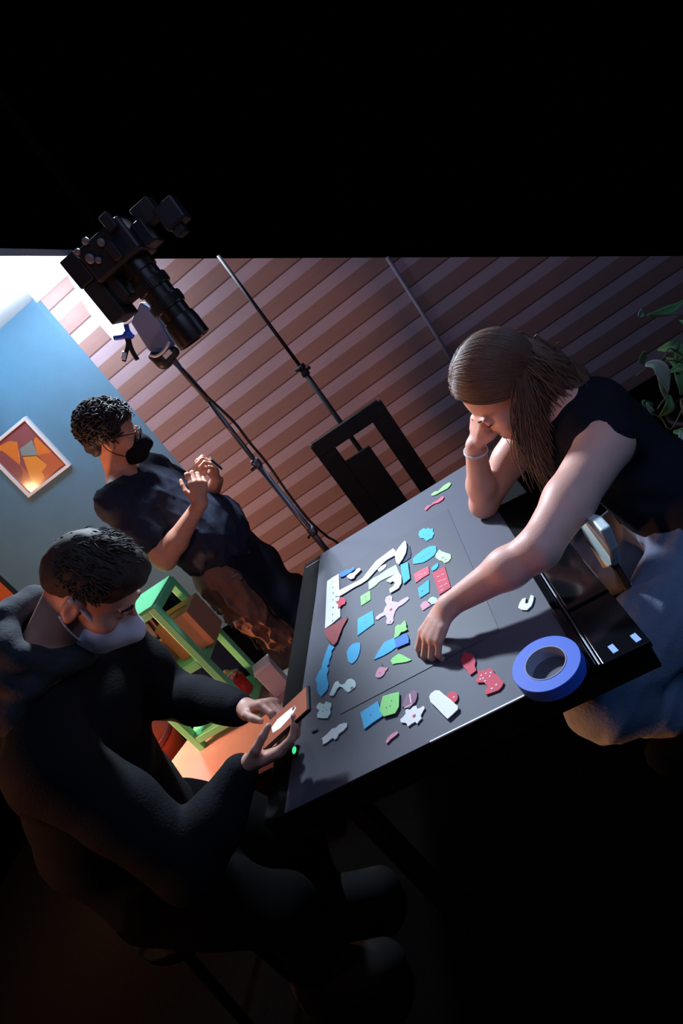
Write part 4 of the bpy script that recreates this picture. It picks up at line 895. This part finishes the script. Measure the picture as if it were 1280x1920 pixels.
# ------------------------------------------------------------------ the man bent over his phone at the left
def seated():
    S=SDF(); sk=skin('skin_light',(216,160,140))
    c=V(-.803,1.005,1.318); f=V(.40,-.02,-.90); u=V(.90,0,.40); nb=V(-.985,1.0,1.265)
    Lh,B=head_sdf(S,c,f,u,nb,1.0)
    sR=V(-1.005,.81,1.125); sL=V(-1.02,1.185,1.145); ch=V(-1.085,1.0,1.10); wa=V(-1.235,1.0,.84); pel=V(-1.25,1.0,.64)
    S.ecap(nb+V(-.02,0,-.05),ch,(0,1,0),.12,.17,.07,.11,.05); S.ecap(ch,wa,(0,1,0),.17,.15,.11,.115,.05); S.ecap(wa,pel,(0,1,0),.15,.17,.115,.12,.05)
    S.cap(nb+V(-.02,0,-.03),sR,.058,.058,.03); S.cap(nb+V(-.02,0,-.03),sL,.058,.058,.03)
    eL=V(-1.015,1.19,.915); wL=V(-.770,1.045,.852); eR=V(-.885,.735,.795); wR=V(-.738,.862,.842)
    for s_,e_,w_ in ((sL,eL,wL),(sR,eR,wR)):
        S.chain([s_,s_*.5+e_*.5,e_],[.058,.05,.043],.02); S.chain([e_,e_*.68+w_*.32,w_],[.043,.044,.028],.02)
    hand_sdf(S,wL,(.90,-.32,-.02),(.0,.70,.70),(.25,-.75,.62),[(34,46,32),(40,48,32),(46,50,32),(52,52,32)],(.50,.30),.05,1.02)
    hand_sdf(S,wR,(.93,.18,-.20),(-.15,-.62,-.76),(.10,-.78,.60),[(18,34,24),(22,38,26),(26,40,26),(30,42,26)],(.55,.62),.05,1.02)
    for y in (.90,1.10):
        h=V(-1.23,y,.62); k_=V(-.98,y-.02,.38); a=V(-1.08,y,.10)
        S.chain([h,h*.5+k_*.5,k_],[.09,.08,.058],.03); S.chain([k_,k_*.6+a*.4,a],[.058,.056,.038],.03); S.cap(a,a+V(.16,0,-.06),.04,.034,.02)
    body=S.obj('person',.0040,sk)
    tag(body,'man in a black hooded jacket and white mask bent over a phone','person')
    J=SDF()
    J.ecap(nb+V(-.035,0,-.075),ch,(0,1,0),.135,.195,.08,.135,.05); J.ecap(ch,wa,(0,1,0),.195,.185,.135,.15,.05); J.ecap(wa,pel,(0,1,0),.185,.195,.15,.15,.05)
    J.cap(nb+V(-.03,0,-.055),sR,.07,.085,.03); J.cap(nb+V(-.03,0,-.055),sL,.07,.085,.03)
    for s_,e_,w_ in ((sL,eL,wL),(sR,eR,wR)):
        q=e_*.08+w_*.92
        J.chain([s_,s_*.5+e_*.5,e_],[.085,.075,.066],.025); J.chain([e_,e_*.6+w_*.4,q],[.066,.062,.040],.02)
    J.disp=wrinkle(.006,26,21)
    jk=mat('jacket_black',lin((17,18,24)),.85,noise=.3,nscale=25,bump=.3,bscale=200,spec=.15)
    J.obj('jacket',.007,jk,body)
    Hd=SDF()                                        # hood folded behind the neck
    hc=V(-.958,1.0,1.295); h2=nrm(V(-.40,0,.90))
    ring=[hc+V(0,.094*math.cos(t),0)+h2*(.088*math.sin(t)+.004) for t in np.linspace(0,2*PI,15)]
    Hd.chain(ring,[.030]*15,.02)
    ring=[]
    for t in np.linspace(-.15,PI+.15,9):
        ring.append(nb+V(-.005,0,.0)+V(-.055*math.sin(t),.115*math.cos(t),.075*math.sin(t)-.01))
    Hd.chain(ring,[.034]*9,.02)
    ring2=[nb+V(-.045,0,-.03)+V(-.06*math.sin(t),.14*math.cos(t),.05*math.sin(t)-.02) for t in np.linspace(0,PI,8)]
    Hd.chain(ring2,[.045]*8,.02); Hd.disp=wrinkle(.006,45,5)
    Hd.obj('hood',.006,mat('hood_dark',lin((40,44,52)),.9,noise=.55,nscale=70,bump=.4,bscale=160),body)
    P=SDF()
    for y in (.90,1.10):
        h=V(-1.23,y,.60); k_=V(-.98,y-.02,.38); a=V(-1.08,y,.08)
        P.chain([h,h*.5+k_*.5,k_,a],[.115,.098,.078,.068],.03)
    P.cuts=[(V(0,0,.03),V(0,0,-1))]; P.disp=wrinkle(.006,26,31); P.obj('trousers',.009,mat('trouser_black',lin((9,9,11)),1.,spec=.05),body)
    for y in (.88,1.08):
        sh=SDF(); sh.cap(V(-1.09,y,.10),V(-1.09,y,.05),.062,.062,.02); sh.cap(V(-1.08,y,.13),V(-1.08,y,.06),.060,.062,.02); sh.cap(V(-1.08,y,.10),V(-.90,y,.055),.064,.055,.02); sh.cap(V(-1.11,y,.05),V(-.89,y,.045),.062,.055,.02)
        sh.cuts=[(V(0,0,.004),V(0,0,-1))]; sh.obj('shoe',.008,mat('shoe_dark',(0,0,0)),body)
    # white mask
    M=SDF(); M.ell(Lh(0,.050,-.060),(.063,.074,.060),B,.02); M.cap(Lh(0,.10,-.022),Lh(0,.124,-.048),.012,.02,.03); M.ell(Lh(0,.045,-.10),(.048,.056,.034),B,.02)
    M.cuts=[(Lh(0,.028,0),-B[1]),(Lh(0,.1,-.006),nrm(B[2]-.35*B[1]))]; M.disp=wrinkle(.0018,70,2)
    mm=mat('mask_white',lin((226,232,250)),.75)
    mk=M.obj('face_mask',.004,mm,body)
    for sx in (-1,1):
        path_on('ear_strap',[Lh(sx*.060,.040,-.025),Lh(sx*.070,.012,-.004),Lh(sx*.081,-.018,.016)],.0026,mm,mk)
        path_on('ear_strap',[Lh(sx*.081,-.02,-.03),Lh(sx*.072,.005,-.06),Lh(sx*.056,.035,-.088)],.0022,mm,mk)
    path_on('eyebrow',[Lh(.014,.091,.020),Lh(.030,.091,.024),Lh(.046,.080,.018)],.0032,m_eye,body)
    path_on('eyebrow',[Lh(-.014,.089,.018),Lh(-.030,.088,.021),Lh(-.044,.078,.016)],.0022,m_eye,body)
    # short hair
    H=SDF(); H.ell(Lh(0,-.013,.048),(.0755,.0965,.0855),B,.01); H.ell(Lh(0,.045,.088),(.058,.046,.036),B,.03); H.ell(Lh(0,-.070,.015),(.058,.036,.05),B,.03)
    H.ell(Lh(0,.098,-.03),(.064,.058,.092),B,.010,-1)
    for sx in (-1,1): H.ell(Lh(sx*.085,.004,-.045),(.028,.036,.052),B,.010,-1)
    H.disp=wrinkle(.0012,120,9)
    rs=np.random.RandomState(5); paths=[]
    for i in range(2200):
        v=nrm(rs.randn(3))
        if v[2]<-.25 or (v[1]>.5 and v[2]<.45): continue
        a=V(.0745*v[0],-.013+.095*v[1],.047+.0845*v[2])
        if abs(v[0])>.8 and a[2]<.005: continue
        out=nrm(v); w=nrm(V(.25*rs.randn(),.9,-.1+.3*rs.randn())); ln=.007+.012*max(0,v[2])
        paths.append([Lh(*a),Lh(*(a+out*.006+w*ln*.6)),Lh(*(a+out*.007+w*ln*1.3))])
    hair_object('hair',H,.005,paths,.0017,.0006,mat('hair_dark_brown',lin((58,48,46)),.7,noise=.3,nscale=40,spec=.3),body)
    # phone
    e=empty('phone'); tag(e,'phone in a dark case with a glowing screen in the seated man\'s hands','phone')
    ctr=(PZ(576,1312,.875)+PZ(501,1381,.845))/2; ux=(PZ(576,1312,.875)-PZ(501,1381,.845)); Lg=ux.length; ux.normalize()
    nn=Vector((-.52,-.10,.85)); nn=(nn-ux*nn.dot(ux)).normalized(); uy=nn.cross(ux)
    R=Matrix((ux,uy,nn)).transposed(); Lg=.152
    bm=bmesh.new(); add_box(bm,ctr,(Lg,.074,.009),R); obj('case',bm,m_rub,e,bevel=.0035)
    bm=bmesh.new(); add_box(bm,ctr+nn*.0049,(Lg-.012,.066,.001),R); obj('screen',bm,mat('screen_lit',lin((120,70,55)),.25,emit=lin((196,120,98)),estr=.45),e)
    bm=bmesh.new()
    pl=[(-.045,-.012),(-.02,-.018),(.02,-.012),(.032,-.002),(.028,.008),(.0,.012),(-.03,.014),(-.05,.006)]
    add_poly(bm,[ctr+nn*.0055+ux*(a+.004)+uy*b for a,b in pl],.0004,nn); obj('screen_picture',bm,mat('screen_white',lin((230,225,240)),.3,emit=(.9,.88,1),estr=.85),e)
    bm=bmesh.new(); add_lathe(bm,[(.001,0),(.005,0),(.001,.0006)],ctr+nn*.0055-ux*.062+uy*.01,nn,12); obj('button_icon',bm,mat('screen_white',(1,1,1)),e)
    e=empty('seat_stool'); tag(e,'black stool under the man in the hooded jacket','stool')
    bm=bmesh.new(); add_lathe(bm,[(.001,0),(.18,0),(.19,.02),(.19,.05),(.001,.06)],(-1.26,1.0,.44),(0,0,1),28); obj('seat',bm,mat('stool_matte',lin((8,8,9)),1.,spec=.03),e,True)
    for k in range(4):
        a=PI/4+k*PI/2; bm=bmesh.new(); add_tube(bm,[(-1.26+.12*math.cos(a),1+.12*math.sin(a),.44),(-1.26+.18*math.cos(a),1+.18*math.sin(a),.01)],.014,10); obj('leg',bm,mat('stool_matte',lin((8,8,9)),1.,spec=.03),e)
    return body
seated()
# ================================================================== LIGHT
def light(name,kind,loc,power,col,size=.1,target=None,angle=None,blend=.4):
    d=bpy.data.lights.new(name,kind); d.energy=power; d.color=col
    if kind=='AREA': d.size=size
    else: d.shadow_soft_size=size
    if kind=='SPOT': d.spot_size=angle; d.spot_blend=blend
    o=bpy.data.objects.new(name,d); C.objects.link(o); o.location=loc
    if target is not None: o.rotation_euler=(Vector(target)-Vector(loc)).to_track_quat('-Z','Y').to_euler()
    return o
light('key_spot','SPOT',(-.75,2.75,2.42),400,(.70,.84,1.0),.10,(-.36,1.2,.75),math.radians(70),.5)
light('wall_lamp','POINT',(-1.50,3.0,2.38),25,(.76,.88,1.0),.07)
light('blue_lamp','POINT',(-2.2,3.1,2.42),7,(.30,.76,1.0),.08)
light('warm_lamp','POINT',(-2.2,1.7,.66),70,(1.0,.47,.26),.08)
light('warm_side','POINT',(-1.9,.35,1.38),18,(1.0,.36,.18),.06)  # added light for the orange glow on the seated man's ear
light('picture_lamp','POINT',(-3.55,2.26,1.70),9,(1.0,.62,.30),.07)
light('rack_spot','SPOT',(-2.1,2.5,2.42),120,(.50,.97,1.0),.06,(-1.47,1.86,.8),math.radians(21),.4)  # added cyan light to brighten the rack, not a fixture of the room
light('knee_spot','SPOT',(-1.2,.58,.36),48,(1.0,.38,.12),.05,(-.02,.95,.48),math.radians(24),.6)  # added orange spot aimed at the woman's knee, no actual lamp there
light('blue_side','SPOT',(1.0,.15,1.5),11,(.16,.46,1.0),.1,(.15,1.0,.5),math.radians(45),.7)  # added blue light for the woman's knee and thigh
light('cool_fill','AREA',(.5,.3,2.6),9,(.48,.60,1.0),1.2,(-.1,1.6,.8))
light('back_blue','POINT',(1.2,1.75,1.9),4.5,(.42,.55,1.0),.2)  # added dim fill to turn the right part of the wall bluer
w=bpy.data.worlds.new('world'); bpy.context.scene.world=w; w.use_nodes=True
w.node_tree.nodes['Background'].inputs['Color'].default_value=(0,0,0,1); w.node_tree.nodes['Background'].inputs['Strength'].default_value=0
sc=bpy.context.scene
sc.view_settings.view_transform='Standard'; sc.view_settings.look='None'; sc.view_settings.gamma=1; sc.view_settings.use_curve_mapping=False
sc.view_settings.exposure=0
bpy.context.view_layer.update()
